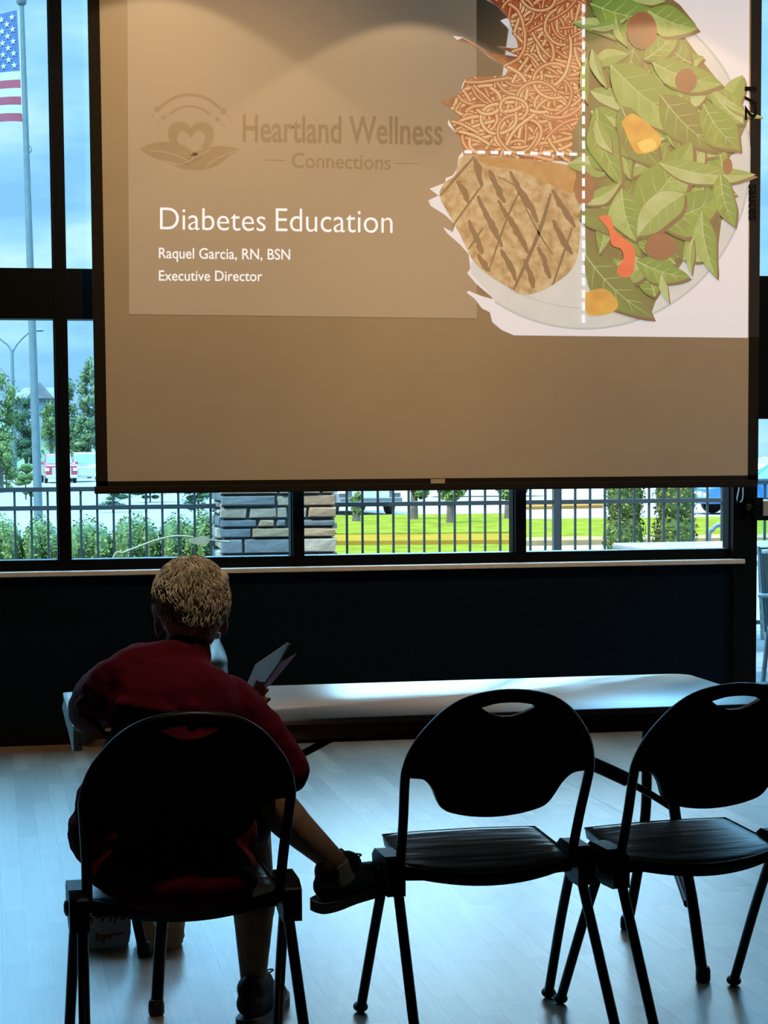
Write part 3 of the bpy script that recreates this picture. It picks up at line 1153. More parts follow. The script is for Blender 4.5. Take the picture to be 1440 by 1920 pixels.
g.build('apron', M_skirt, tb)
# left end of the table, its window reflection painted in as whitish
g = MB()
yc = (TY0 + TY1) / 2
g.poly([(TX0 - .004, TY0 + .05, TZ - .012), (TX0 - .004, TY1 - .05, TZ - .012), (TX0 - .010, TY1 - .06, TZ - .036), (TX0 - .010, yc + .02, TZ - .046), (TX0 - .008, yc - .01, TZ - .050), (TX0 - .006, TY0 + .10, TZ - .068), (TX0 - .004, TY0 + .05, TZ - .068)], (.02, 0, 0))
ra = rrect(TX0 - .006, TX0 + .05, TY0 + .004, TY1 - .004, .026)
g.poly([(x, y, TZ - .013) for x, y in ra], (0, 0, .012))
g.build('end_cap', M_tend, tb, bevel=.002)['label'] = 'white moulded left end'
g = MB().box(TX0 + .1, TY0 + .10, TZ - .075, TX1 - .1, TY0 + .13, TZ - .045).build('rail', M_leg, tb)
g = MB().box(TX0 + .1, TY1 - .13, TZ - .075, TX1 - .1, TY1 - .10, TZ - .045).build('rail', M_leg, tb)
TCX = (TX0 + TX1) / 2


def tleg(pts, sgn, name='leg', r=.0155):
    P = [(TCX + sgn * (x - TCX), y, z) for x, y, z in pts]
    l = MB().tube(crv(P, 5), r, 12).build(name, M_leg, tb, smooth=True)
    if name == 'leg':
        f = Vector(P[-1])
        MB().lathe((f.x, f.y, 0), [(.017, 0), (.020, .006), (.020, .03), (.0165, .04)], 14).build('foot_cap', M_rubber, l, smooth=True)
    return l


for s in (1, -1):
    tleg([(1.852, 5.43, TZ - .05), (1.852, 5.435, .5), (1.850, 5.44, .34), (1.828, 5.45, .16), (1.80, 5.456, .004)], s)
    tleg([(1.740, 4.93, TZ - .05), (1.748, 4.93, .55), (1.760, 4.925, .42), (1.795, 4.90, .22), (1.815, 4.864, .004)], s)
    tleg([(1.845, 5.445, .285), (1.84, 5.30, .292), (1.825, 5.12, .26), (1.79, 4.91, .20)], s, 'cross_brace', .013)
    tleg([(1.30, 5.0, TZ - .06), (1.50, 5.0, .585), (1.63, 4.99, .53)], s, 'folding_brace', .010)
    tleg([(1.60, 4.985, .545), (1.69, 4.97, .495), (1.755, 4.935, .452)], s, 'folding_brace', .0095)
    tleg([(1.46, 4.998, .603), (1.55, 4.995, .57), (1.645, 4.985, .525)], s, 'brace_lock', .019)

# ================================================================== folding chairs
M_cplas = mat('black_chair_plastic', (0.003, 0.003, 0.003), 0.45, spec=0.15, var=0.2, scale=50, bump=0.04, bscale=400)
M_vinyl = mat('black_seat_vinyl', (0.020, 0.024, 0.023), 0.36, spec=0.9, var=0.25, scale=8, bump=0.35, bscale=9, stretch=(.5, 4, 1))


def yb(z):
    return -.285 - (z - .43) * .43


def make_chair():
    root = bpy.data.objects.new('folding_chair', None)
    COL.objects.link(root)
    for s in (-1, 1):
        # upright and arch half are one bent tube; front leg; rear leg
        fl = MB().tube(crv([(s * .236, -.225, .40), (s * .240, -.13, .24), (s * .247, -.012, .02)], 5), .0125, 12).build('front_leg', M_leg, root, smooth=True)
        MB().ell((s * .248, -.006, .013), (.019, .022, .0135)).build('foot_cap', M_rubber, fl, smooth=True)
        rl_ = MB().tube([(s * .226, -.30, .40), (s * .240, -.555, .02)], .0125, 12).build('rear_leg', M_leg, root, smooth=True)
        MB().ell((s * .2405, -.560, .013), (.019, .022, .0135)).build('foot_cap', M_rubber, rl_, smooth=True)
        br = MB()
        br.poly([(s * .213, -.335, .362), (s * .213, -.335, .435), (s * .213, -.30, .452), (s * .213, -.20, .455), (s * .213, -.17, .435), (s * .213, -.18, .385), (s * .213, -.24, .372), (s * .213, -.27, .362)], (s * .042, 0, 0))
        br = br.build('pivot_bracket', M_cplas, root, bevel=.008)
        MB().lathe((s * .254, -.262, .405), [(.018, 0), (.018, .006), (.010, .010)], 16, (s, 0, 0)).build('pivot_bolt', M_leg, br, smooth=True)
    arch = [(-.213, yb(.40), .40), (-.217, yb(.53), .53), (-.224, yb(.64), .64), (-.222, yb(.675), .675), (-.211, yb(.715), .715), (-.189, yb(.755), .755), (-.147, yb(.803), .803), (-.090, yb(.835), .835), (0, yb(.848), .848)]
    arch = arch + [(-x, y, z) for x, y, z in reversed(arch[:-1])]
    MB().tube(crv(arch, 4), .0118, 12).build('back_frame', M_leg, root, smooth=True)
    # back panel with a hand hole
    ol = [(-.220, .652), (-.223, .665), (-.215, .70), (-.192, .748), (-.150, .800), (-.092, .833), (0, .845)]
    ol += [(-x, z) for x, z in reversed(ol[:-1])]
    lo = [(.207, .650), (.180, .645), (.158, .622), (.142, .590), (.126, .568), (.100, .556), (.055, .546), (0, .542)]
    lo += [(-x, z) for x, z in reversed(lo[:-1])]
    outer = [(p.x, p.z) for p in crv([(x, 0, z) for x, z in ol], 3)] + [(p.x, p.z) for p in crv([(x, 0, z) for x, z in lo], 3)]
    hole = [(p.x, p.z) for p in crv([(x, 0, z) for x, z in [(-.064, .818), (-.032, .826), (0, .828), (.032, .826), (.064, .818), (.045, .805), (.018, .7955), (0, .7945), (-.018, .7955), (-.045, .805), (-.064, .818)]], 3)][:-1]
    lp = [[Vector((x, z, 0)) for x, z in outer], [Vector((x, z, 0)) for x, z in hole]]
    tri = geometry.tessellate_polygon(lp)
    allp = outer + hole
    nn = len(allp)
    th = .009
    vs = [(x, yb(z) - th, z) for x, z in allp] + [(x, yb(z) + th, z) for x, z in allp]
    fs = [tuple(t) for t in tri] + [tuple(nn + i for i in reversed(t)) for t in tri]
    no = len(outer)
    for i in range(no):
        fs.append((i, (i + 1) % no, nn + (i + 1) % no, nn + i))
    nh = len(hole)
    for i in range(nh):
        a, b_ = no + i, no + (i + 1) % nh
        fs.append((a, b_, nn + b_, nn + a))
    MB().add(vs, fs).build('backrest', M_cplas, root, smooth=True)
    # seat: upholstered slab that dips and bows at the rear
    nu, nv = 24, 18
    top, bot = [], []
    for j in range(nv + 1):
        v = j / nv
        for i in range(nu + 1):
            u = -1 + 2 * i / nu
            hw = .198 + .014 * v
            x = u * hw
            y = -.045 - v * (.255 + .050 * (1 - u * u) ** 1.0)
            z = .463 - .030 * v - .024 * v ** 2 * (1 - u * u) - .004 * (1 - v) * (u * u)
            ed = max(abs(u) ** 14, abs(2 * v - 1) ** 20)
            top.append((x, y, z - .006 * ed))
            bot.append((x * .985, y + .004 * (1 if v > .5 else -1), z - .030))
    k = len(top)
    W = nu + 1
    fs = []
    for j in range(nv):
        for i in range(nu):
            a = j * W + i
            fs.append((a, a + 1, a + W + 1, a + W))
            fs.append((k + a, k + a + W, k + a + W + 1, k + a + 1))
    edge = [i for i in range(W)] + [j * W + nu for j in range(1, nv + 1)] + [nv * W + i for i in range(nu - 1, -1, -1)] + [j * W for j in range(nv - 1, 0, -1)]
    for a, b_ in zip(edge, edge[1:] + edge[:1]):
        fs.append((a, b_, k + b_, k + a))
    seat = MB().add(top + bot, fs).build('seat', M_vinyl, root, smooth=True)
    MB().tube([Vector(top[i]) + Vector((0, 0, .001)) for i in edge + edge[:1]], .0022, 6).build('piping', M_cplas, seat, smooth=True)
    # moulded pan under the seat, with two little notches in its rear lip
    pan = MB()
    for x0, x1 in ((-.205, -.080), (-.074, .074), (.080, .205)):
        pts = []
        for t in range(7):
            x = x0 + (x1 - x0) * t / 6
            u = x / .212
            pts.append((x, -.305 - .045 * (1 - u * u)))
        vs = []
        for x, y in pts:
            u = x / .212
            zt = .430 - .020 * (1 - u * u)
            vs += [(x, y, zt), (x, y, .398 - .004 * u * u), (x, y + .03, .397), (x, y + .03, zt)]
        fs = []
        for t in range(6):
            for q in range(4):
                q2 = (q + 1) % 4
                fs.append((t * 4 + q, t * 4 + q2, t * 4 + 4 + q2, t * 4 + 4 + q))
        fs += [(0, 1, 2, 3), (27, 26, 25, 24)]
        pan.add(vs, fs)
    pan.box(-.205, -.31, .398, .205, -.07, .406)
    pan.build('seat_pan', M_cplas, root)
    MB().tube([(-.215, -.265, .40), (.215, -.265, .40)], .009, 10).build('cross_bar', M_leg, root, smooth=True)
    return root


ch = make_chair()
tag(ch, 'black folding chair with a handle hole, standing empty between the woman and the rightmost chair', 'chair', 'black folding chairs')
ch.location = (1.127, 4.800, 0)
ch.rotation_euler.z = math.radians(2.5)
c3_ = copy_tree(ch)
tag(c3_, 'rightmost black folding chair, partly cut off by the edge of the photo', 'chair')
c3_.location = (1.634, 4.785, 0)
c3_.rotation_euler.z = math.radians(7.5)
c1_ = copy_tree(ch)
tag(c1_, 'black folding chair the woman in red is sitting on', 'chair')
CH1 = Vector((0.394, 4.600, 0))
c1_.location = CH1
c1_.rotation_euler.z = math.radians(1.0)

# ================================================================== the seated woman
M_skin = mat('warm_skin', (0.42, 0.25, 0.17), 0.55, var=0.12, scale=25, bump=0.05, bscale=120)
M_shirt = mat('crimson_knit', (0.12, 0.002, 0.012), 0.85, spec=0.15, var=0.15, scale=12, bump=0.25, bscale=350)
M_short = mat('black_shorts_cloth', (0.020, 0.021, 0.026), 0.8, spec=0.2, var=0.2, scale=20, bump=0.2, bscale=200)
M_hair = mat('sandy_grey_hair', (0.72, 0.61, 0.45), 0.5, spec=0.4, var=0.35, scale=35)
M_shoe = mat('black_trainer_mesh', (0.012, 0.012, 0.013), 0.7, var=0.3, scale=60, bump=0.2, bscale=300)
M_sole = mat('grey_rubber_sole', (0.10, 0.11, 0.11), 0.6, var=0.2, scale=40)
M_sock = mat('pale_ankle_sock', (0.45, 0.42, 0.40), 0.85, var=0.1, scale=60)
pr = thing('person', (CH1.x, 4.34, 0), 'person with short sandy hair in a red long-sleeved shirt, seated from behind, reading a booklet', 'person')
HC = Vector((.437, 4.475, 1.062))
b = MB()
rt = Matrix.Rotation(math.radians(-6), 3, 'X')
b.ell(HC, (.072, .090, .094), rt, 20, 14)
b.ell(HC + Vector((0, -.018, -.005)), (.070, .075, .088), rt)
b.ell(HC + Vector((0, .045, -.055)), (.052, .050, .060), rt)
b.ell(HC + Vector((0, .072, -.095)), (.026, .022, .018))                          # chin
b.cap(HC + Vector((0, .090, -.005)), HC + Vector((0, .106, -.040)), .010, .013)     # nose
b.cap(HC + Vector((-.02, .094, -.068)), HC + Vector((.02, .094, -.068)), .006, .006)  # lips
b.cap(HC + Vector((-.018, .093, -.078)), HC + Vector((.018, .093, -.078)), .006, .006)
for s in (-1, 1):
    b.cap(HC + Vector((s * .040, .078, .012)), HC + Vector((s * .014, .086, .008)), .009, .009)   # brow
    b.ell(HC + Vector((s * .036, .072, -.035)), (.022, .02, .02))                         # cheek
    b.ell(HC + Vector((s * .074, -.002, -.048)), (.010, .019, .031), Matrix.Rotation(s * .25, 3, 'Z'))   # ear
b.cap((.420, 4.415, .93), (.432, 4.445, 1.03), .050, .050)
b.cap((.425, 4.44, .96), (.436, 4.47, 1.02), .045, .045)
# trunk under the clothes
b.ell((.37, 4.345, .56), (.16, .10, .10))
b.ell((.378, 4.335, .71), (.13, .09, .14))
b.ell((.388, 4.365, .835), (.12, .070, .10))
b.cap((.29, 4.405, .890), (.49, 4.405, .840), .036, .036)
# legs
HL, KL, CL, AL = Vector((.30, 4.40, .53)), Vector((.600, 4.635, .612)), Vector((.682, 4.635, .520)), Vector((.788, 4.630, .418))
HR, KR, CRr, AR = Vector((.45, 4.40, .515)), Vector((.598, 4.755, .500)), Vector((.606, 4.735, .290)), Vector((.606, 4.755, .110))
b.cap(HL, KL, .080, .058)
b.cap(KL, CL, .055, .049)
b.cap(CL, AL, .047, .031)
b.cap(AL, AL + Vector((.03, .02, -.045)), .031, .030)
b.cap(HR, KR, .080, .058)
b.cap(KR, CRr, .054, .054)
b.cap(CRr, AR, .052, .033)
b.cap(AR, AR + Vector((.01, .01, -.05)), .033, .032)
# arms
SL, EL, WL = Vector((.262, 4.39, .885)), Vector((.215, 4.665, .800)), Vector((.455, 4.855, .786))
SR, ER, WR = Vector((.508, 4.385, .842)), Vector((.650, 4.415, .676)), Vector((.590, 4.66, .765))
b.cap(SL, EL, .045, .038)
b.cap(EL, WL, .036, .024)
b.cap(SR, ER, .045, .038)
b.cap(ER, WR, .036, .024)


def hand(b, wrist, fwd, up, side, curl, thumb_side):
    """palm, four unequal bent fingers and a thumb from the side of the palm"""
    f, u = Vector(fwd).normalized(), Vector(up).normalized()
    s = f.cross(u).normalized() * thumb_side
    u = s.cross(f).normalized() * thumb_side
    w0 = Vector(wrist)
    pc = w0 + f * .048
    for k in (-1.5, -.5, .5, 1.5):
        b.cap(w0 + f * .012 + s * k * .010, w0 + f * .085 + s * k * .0185, .0125, .0105, 10)
    for k, ln in ((1.5, .066), (.5, .076), (-.5, .071), (-1.5, .055)):
        p = w0 + f * .085 + s * k * .0185
        d = f.copy()
        for seg in range(3):
            ax = s * thumb_side
            d = (Matrix.Rotation(curl * (.55 + .25 * seg), 3, ax) @ d).normalized()
            q = p + d * ln * (.44, .31, .25)[seg]
            b.cap(p, q, .0088 - .0008 * seg, .0083 - .0010 * seg, 10)
            p = q
    p = w0 + f * .028 + s * .026
    q = p + (f * .55 + s * .75 - u * .25).normalized() * .040
    b.cap(p, q, .0125, .0105, 10)
    r_ = q + (f * .9 + s * .25 - u * .35).normalized() * .034
    b.cap(q, r_, .0098, .0082, 10)


hand(b, WL, (.93, .36, -.06), (0.05, 0, 1), 0, .35, -1)
hand(b, WR, (.12, .70, .22), (.7, -.5, .55), 0, .75, -1)
body = organic(b, 'body', M_skin, pr, .0055, 5)
for s in (-1, 1):
    eye = MB().ell(HC + Vector((s * .030, .080, -.008)), (.010, .010, .010)).build('eye', mat('eye_white', (.7, .7, .68), .3, var=.05), pr, smooth=True)
    MB().ell(HC + Vector((s * .030, .0885, -.010)), (.0045, .003, .0045)).build('iris', mat('dark_iris', (.05, .07, .08), .2, var=.2), eye, smooth=True)
# shirt
b = MB()
b.ell((.358, 4.355, .565), (.212, .122, .135), None, 22, 14)
b.ell((.372, 4.290, .490), (.188, .095, .080))
b.ell((.390, 4.245, .466), (.165, .085, .064))
b.ell((.345, 4.345, .63), (.185, .112, .11))
b.ell((.374, 4.330, .71), (.158, .108, .15), None, 22, 14)
b.ell((.386, 4.350, .84), (.150, .104, .115), None, 22, 14)
b.cap((.285, 4.38, .895), (.49, 4.38, .840), .068, .062)
b.cap((.300, 4.39, .915), (.40, 4.395, .945), .050, .050)
b.cap((.40, 4.395, .925), (.465, 4.39, .870), .046, .050)
b.cap((.31, 4.385, .920), (.42, 4.385, .908), .062, .058)
b.cap((.412, 4.405, .925), (.420, 4.415, .950), .062, .057)
b.ell((.292, 4.385, .945), (.046, .045, .030), Matrix.Rotation(-.35, 3, 'Y'))
ML = Vector((.232, 4.50, .852))
b.cap(SL, ML, .066, .062)
b.cap(ML, EL, .062, .054)
b.cap(EL, EL.lerp(WL, .92), .052, .034)
MR = SR.lerp(ER, .5) + Vector((.006, 0, .008))
b.cap(SR, MR, .064, .056)
b.cap(MR, ER, .056, .050)
b.cap(ER, ER.lerp(WR, .92), .050, .033)
rw = random.Random(5)
# folds pulled across the sleeves and the back
for (p0, p1, r0) in (((.20, 4.40, .885), (.30, 4.325, .83), .016), ((.185, 4.42, .845), (.285, 4.315, .80), .015), ((.19, 4.45, .825), (.24, 4.36, .775), .014), ((.26, 4.285, .86), (.37, 4.245, .845), .014), ((.42, 4.25, .85), (.50, 4.31, .80), .013), ((.24, 4.26, .74), (.33, 4.225, .71), .014), ((.20, 4.30, .66), (.28, 4.24, .63), .014), ((.50, 4.30, .66), (.42, 4.235, .68), .013)):
    b.cap(p0, p1, r0, r0 * .5)
for t in (.18, .30, .42, .54, .66, .78, .90):
    p = SR.lerp(ER, t)
    d = (ER - SR).normalized()
    R_ = .062 - .014 * t
    n = 14
    ring = []
    for k in range(9):
        a = rw.uniform(0, .2) + k / 8 * 2.9 - .6
        e1 = d.orthogonal().normalized()
        e2 = d.cross(e1)
        ring.append(p + d * (.012 * math.sin(a * 2 + t * 9)) + (e1 * math.cos(a) + e2 * math.sin(a)) * (R_ - .003))
    for q0, q1 in zip(ring, ring[1:]):
        b.cap(q0, q1, .0085, .0085, 8)
shirt = organic(b, 'shirt', M_shirt, pr, .0065, 4, .012, .06)
shirt['label'] = 'crimson long-sleeved shirt'
# shorts
b = MB()
b.ell((.37, 4.375, .535), (.185, .125, .090))
b.cap(HL, HL.lerp(KL, .82), .094, .073)
b.cap(HR, HR.lerp(KR, .82), .094, .076)
organic(b, 'shorts', M_short, pr, .008, 4, .006, .05)
# hair: a soft cap of short curved locks
b = MB()
b.ell(HC + Vector((0, -.012, .010)), (.080, .096, .094), rt, 22, 14)
b.ell(HC + Vector((0, -.045, -.020)), (.072, .060, .080))
b.ell(HC + Vector((0, -.055, -.060)), (.052, .036, .050))
b.ell(HC + Vector((.058, -.015, .050)), (.030, .04, .030))
b.ell(HC + Vector((-.040, -.02, .055)), (.036, .045, .03))
hair = organic(b, 'hair', M_hair, pr, .006, 4, .014, .03)
rh = random.Random(9)
lk = MB()
cnt = 0
while cnt < 1500:
    d = Vector((rh.gauss(0, 1), rh.gauss(0, 1), rh.gauss(0, 1))).normalized()
    if d.y > .9 or (d.y > .15 and d.z < -.1) or d.z < -.78:
        continue
    base = HC + Vector((0, -.014, .004)) + Vector((d.x * .080, d.y * .094, d.z * .095))
    if d.z < -.2:
        base += Vector((-d.x * .012, -.010, .0))
    # combed from the crown downwards with a wave
    down = Vector((0, -.25, -1)) - d * d.dot(Vector((0, -.25, -1)))
    if down.length < .25:
        down = Vector((rh.uniform(-1, 1), rh.uniform(-1, 1), 0)).normalized()
    down = down.normalized()
    sd = d.cross(down)
    wv = rh.uniform(-.5, .5) + .6 * math.sin(base.x * 60 + base.z * 40)
    ln = rh.uniform(.022, .045)
    pts = []
    for k in range(5):
        t = k / 4
        pts.append(base + down * ln * t + sd * (wv * .012 * math.sin(PI * t * 1.2)) + d * (.010 * math.sin(PI * t) - .002))
    lk.tube(pts, [.0013, .0017, .0015, .0010, .0003], 4, False)
    cnt += 1
lk.build('hair_locks', M_hair, hair, smooth=True)


def shoe(ankle, toe_dir, up, parent):
    f, u = Vector(toe_dir).normalized(), Vector(up).normalized()
    s = f.cross(u).normalized()
    u = s.cross(f).normalized()
    A = Vector(ankle)

    def P(a, b_, c):
        return A + f * a + s * b_ + u * c
    b = MB()
    b.cap(P(-.035, 0, -.055), P(.02, 0, -.05), .036, .040)
    b.cap(P(.02, 0, -.055), P(.12, 0, -.072), .040, .036)
    b.cap(P(.12, -.008, -.075), P(.155, 0, -.078), .038, .030)
    b.cap(P(-.03, 0, -.02), P(.03, 0, -.022), .036, .038)
    b.cap(P(-.045, 0, .00), P(-.042, 0, -.05), .016, .026)
    up_ = organic(b, 'shoe', M_shoe, parent, .005, 4)
    so_ = MB()
    ol = [(-.078, 0), (-.070, .026), (-.03, .036), (.03, .034), (.09, .040), (.14, .042), (.180, .026), (.190, 0), (.176, -.028), (.14, -.042), (.09, -.038), (.03, -.032), (-.03, -.034), (-.070, -.026), (-.078, 0)]
    cc = crv([(x, y, 0) for x, y in ol], 3)[:-1]
    so_.poly([P(p.x, p.y, -.112 + max(0, (p.x - .12)) * .12) for p in cc], u * .026)
    so_.build('sole', M_sole, up_, bevel=.004)
    la = MB()
    for k in range(5):
        x = .035 + k * .020
        z = -.012 - k * .009
        la.tube(crv([P(x, -.026, z - .012), P(x + .004, -.012, z - .001), P(x + .002, .012, z - .001), P(x, .026, z - .012)], 4), .0026, 6)
    la.tube(crv([P(.03, .004, -.004), P(.035, .022, .012), P(.05, .030, .008), P(.045, .012, -.004)], 5), .0022, 6)
    la.tube(crv([P(.03, -.004, -.004), P(.03, -.022, .013), P(.046, -.032, .006), P(.045, -.012, -.004)], 5), .0022, 6)
    la.build('laces', mat('dark_laces', (.03, .035, .04), .8, var=.2, scale=100), up_, smooth=True)
    return up_


shoe(AR + Vector((.004, 0, 0)), (.45, .89, 0), (0, 0, 1), pr)
shoe(AL + Vector((.012, .01, .0)), (.80, .52, .10), (.12, -.05, .98), pr)
for a, d in ((AR, Vector((0, 0, -1))), (AL, Vector((.35, .15, -.9)))):
    d = d.normalized()
    MB().lathe(a + d * .005, [(.0345, 0), (.0355, .02), (.037, .05)], 20, d).build('sock', M_sock, pr, smooth=True)

# ================================================================== booklet, bottle, bags
def paper(name, col):
    m = mat(name, col, 0.7, var=0.05, scale=20)
    t = m.node_tree
    b_ = t.nodes['Principled BSDF']
    tl = t.nodes.new('ShaderNodeBsdfTranslucent')
    tl.inputs['Color'].default_value = (*col, 1)
    mx = t.nodes.new('ShaderNodeMixShader')
    mx.inputs['Fac'].default_value = .45
    t.links.new(b_.outputs[0], mx.inputs[1])
    t.links.new(tl.outputs[0], mx.inputs[2])
    t.links.new(mx.outputs[0], t.nodes['Material Output'].inputs['Surface'])
    return m


M_page = paper('white_paper', (0.85, 0.84, 0.83))
M_cover = paper('pink_booklet_cover', (0.70, 0.42, 0.48))
M_spine = mat('tan_page_edges', (0.42, 0.34, 0.24), 0.7, var=0.1, scale=80)
bk = thing('booklet', (.615, 4.74, .83), 'open booklet with white pages and a pink cover held up by the woman in red', 'booklet')
p = [(464, 1280), (479, 1247), (541, 1204), (524, 1240), (482, 1298)]
Q = [ony(464, 1282, 4.72), ony(479, 1247, 4.70), ony(541, 1204, 4.77), ony(524, 1242, 4.80), ony(482, 1300, 4.78)]
nrm = (Q[2] - Q[0]).cross(Q[4] - Q[0]).normalized()
MB().poly(Q, nrm * .0015).build('page', M_page, bk)['label'] = 'white page'
E1, E2 = ony(482, 1300, 4.78), ony(541, 1205, 4.77)
sp_ = MB()
sp_.tube([E1 + Vector((.002, .002, 0)), ony(524, 1242, 4.80), ony(543, 1207, 4.772)], .0032, 6)
sp_.build('page_edges', M_spine, bk)
Q2 = [ony(482, 1301, 4.785), ony(524, 1243, 4.81), ony(556, 1224, 4.90), ony(507, 1283, 4.90)]
nrm = (Q2[2] - Q2[0]).cross(Q2[1] - Q2[0]).normalized()
MB().poly(Q2, nrm * .0015).build('cover', M_cover, bk)['label'] = 'pink cover'

M_pet = bpy.data.materials.new('clear_bottle_plastic')
M_pet.use_nodes = True
_b = M_pet.node_tree.nodes['Principled BSDF']
_b.inputs['Base Color'].default_value = (.86, .95, .96, 1)
_b.inputs['Roughness'].default_value = .03
_b.inputs['Transmission Weight'].default_value = 1.0
_b.inputs['IOR'].default_value = 1.33
_n = M_pet.node_tree.nodes.new('ShaderNodeTexVoronoi')
_n.inputs['Scale'].default_value = 120
_bp = M_pet.node_tree.nodes.new('ShaderNodeBump')
_bp.inputs['Strength'].default_value = .18
_bp.inputs['Distance'].default_value = .003
M_pet.node_tree.links.new(_n.outputs['Distance'], _bp.inputs['Height'])
M_pet.node_tree.links.new(_bp.outputs[0], _b.inputs['Normal'])
bc = ony(404, 1250, 5.08)
bt = thing('water_bottle', (bc.x, 5.08, TZ), 'clear plastic water bottle on the table just beyond the woman in red', 'bottle')
prof = [(.030, 0), (.0325, .006), (.0325, .02), (.031, .026), (.0325, .032), (.0325, .05), (.031, .056), (.0325, .062), (.0325, .10), (.0315, .108), (.0325, .116), (.031, .128), (.026, .145), (.019, .162), (.0135, .172), (.0125, .182)]
MB().lathe((bc.x, 5.08, TZ), prof, 28).build('bottle_body', M_pet, bt, smooth=True)
MB().lathe((bc.x, 5.08, TZ + .180), [(.0145, 0), (.0150, .002), (.0150, .013), (.0138, .015)], 24).build('cap', mat('white_bottle_cap', (.7, .72, .74), .4, var=.05), bt, smooth=True)

M_bagw = paper('white_shopping_bag_plastic', (0.40, 0.36, 0.34))
M_bagb = paper('beige_shopping_bag_plastic', (0.58, 0.38, 0.24))
M_tblk = mat('black_bag_print', (0.01, 0.01, 0.01), .6, var=.2)
M_tred = mat('red_bag_print', (0.42, 0.02, 0.06), .6, var=.1)


def bag(name, m, c, rx, ry, rz, seed, label):
    t = thing(name, (c[0], c[1], 0), label, 'bag')
    rb = random.Random(seed)
    b = MB()
    nu, nv = 48, 22
    vs, fs = [], []
    for j in range(nv + 1):
        v = j / nv
        for i in range(nu):
            a = 2 * PI * i / nu
            k = 5
            cx_ = math.copysign(abs(math.cos(a)) ** .55, math.cos(a))
            sy_ = math.copysign(abs(math.sin(a)) ** .55, math.sin(a))
            prof_ = (.94 + .10 * math.sin(PI * min(v * 1.1, 1))) * (1 - .55 * max(0, v - .72) / .28) if v < 1 else .02
            if v == 0:
                prof_ = .9
            w_ = 1 + .05 * noise.noise(Vector((cx_ * 3 + seed, sy_ * 3, v * 5))) + .018 * noise.noise(Vector((cx_ * 12, sy_ * 12 + seed, v * 14)))
            z = rz * v + .010 * noise.noise(Vector((cx_ * 4, sy_ * 4, seed))) * v
            vs.append((c[0] + rx * cx_ * prof_ * w_, c[1] + ry * sy_ * prof_ * w_, max(z, .001)))
    for j in range(nv):
        for i in range(nu):
            i2 = (i + 1) % nu
            fs.append((j * nu + i, j * nu + i2, (j + 1) * nu + i2, (j + 1) * nu + i))
    fs.append(tuple(reversed(range(nu))))
    fs.append(tuple(nv * nu + i for i in range(nu)))
    b.add(vs, fs)
    b.build('bag_body', m, t, smooth=True)
    h = MB()
    for s in (-1, 1):
        h.tube(crv([(c[0] + s * rx * .35, c[1], rz * .97), (c[0] + s * rx * .45, c[1] + .01, rz * 1.15), (c[0] + s * rx * .15, c[1] + .03, rz * 1.22), (c[0], c[1] + .02, rz * 1.0)], 5), .006, 6)
    h.build('bag_handle', m, t, smooth=True)
    return t


BL = onz(148, 1783)
BR_ = onz(353, 1783)
by = BL.y + .075
bg1 = bag('shopping_bag', M_bagw, (BL.x + .076, by, 0), .072, .07, .135, 1, 'white printed plastic shopping bag on the floor under the table, left one')
bg2 = bag('shopping_bag', M_bagb, (BR_.x - .072, by - .04, 0), .068, .07, .130, 4, 'beige crinkled plastic shopping bag on the floor, right of the white printed bag')


def print_on(name, s, m, x0, x1, y0, y1, yw, parent, bold=.02, tilt=0.0):
    cu = bpy.data.curves.new(name, 'FONT')
    cu.body = s
    cu.offset = bold
    to = bpy.data.objects.new(name, cu)
    COL.objects.link(to)
    dg = bpy.context.evaluated_depsgraph_get()
    dg.update()
    me = bpy.data.meshes.new_from_object(to.evaluated_get(dg))
    bpy.data.objects.remove(to)
    bpy.data.curves.remove(cu)
    X0 = min(v.co.x for v in me.vertices)
    X1 = max(v.co.x for v in me.vertices)
    Y0 = min(v.co.y for v in me.vertices)
    Y1 = max(v.co.y for v in me.vertices)
    A, B = ony(x0, y1, yw), ony(x1, y0, yw)
    mb = MB()
    mb.add([(A.x + (B.x - A.x) * (v.co.x - X0) / (X1 - X0), yw, A.z + (B.z - A.z) * (v.co.y - Y0) / (Y1 - Y0) + tilt * (v.co.x - X0) / (X1 - X0)) for v in me.vertices], [tuple(p.vertices) for p in me.polygons])
    return mb.build(name, m, parent, fixn=False)


print_on('printed_slogan', 'n every a', M_tblk, 166, 234, 1716, 1738, by - .083, bg1, .03, .006)
print_on('printed_logo', 'hyvee', M_tred, 180, 232, 1746, 1770, by - .083, bg1, .05, .006)

# ================================================================== outdoors
def at(x, y, D):
    return C0 + ray(x, y) * D


GZ = -0.42
# fence plane from the 11.4 cm picket spacing
FY = 14.0
for _ in range(30):
    FY *= 0.1143 / (ony(794.4, 980, FY).x - ony(765.6, 980, FY).x)
M_patio = mat('patio_concrete', (0.16, 0.165, 0.17), 0.8, spec=0.0, var=0.10, scale=2.0, bump=0.1, bscale=40)
M_asph = mat('pale_parking_concrete', (0.20, 0.20, 0.195), 0.85, spec=0.0, var=0.08, scale=.4)
M_grass = mat('mown_grass', (0.105, 0.118, 0.014), 0.9, spec=0.0, var=0.30, scale=2.2, bump=0.6, bscale=9)
M_curby = mat('yellow_painted_curb', (0.16, 0.105, 0.015), 0.7, spec=0.0, var=0.15, scale=1.5)
M_curbo = mat('orange_painted_curb', (0.20, 0.10, 0.03), 0.7, spec=0.0, var=0.15, scale=1.5)
M_curbt = mat('tan_curb', (0.18, 0.13, 0.07), 0.8, spec=0.0, var=0.2, scale=2)
tag(MB().box(-20, WALL_Y + .12, -.25, 30, FY + .9, -.02).build('patio', M_patio), kind='structure')
tag(MB().box(-160, FY + .9, GZ - .2, 220, 420, GZ).build('parking_ground', M_asph), kind='structure')


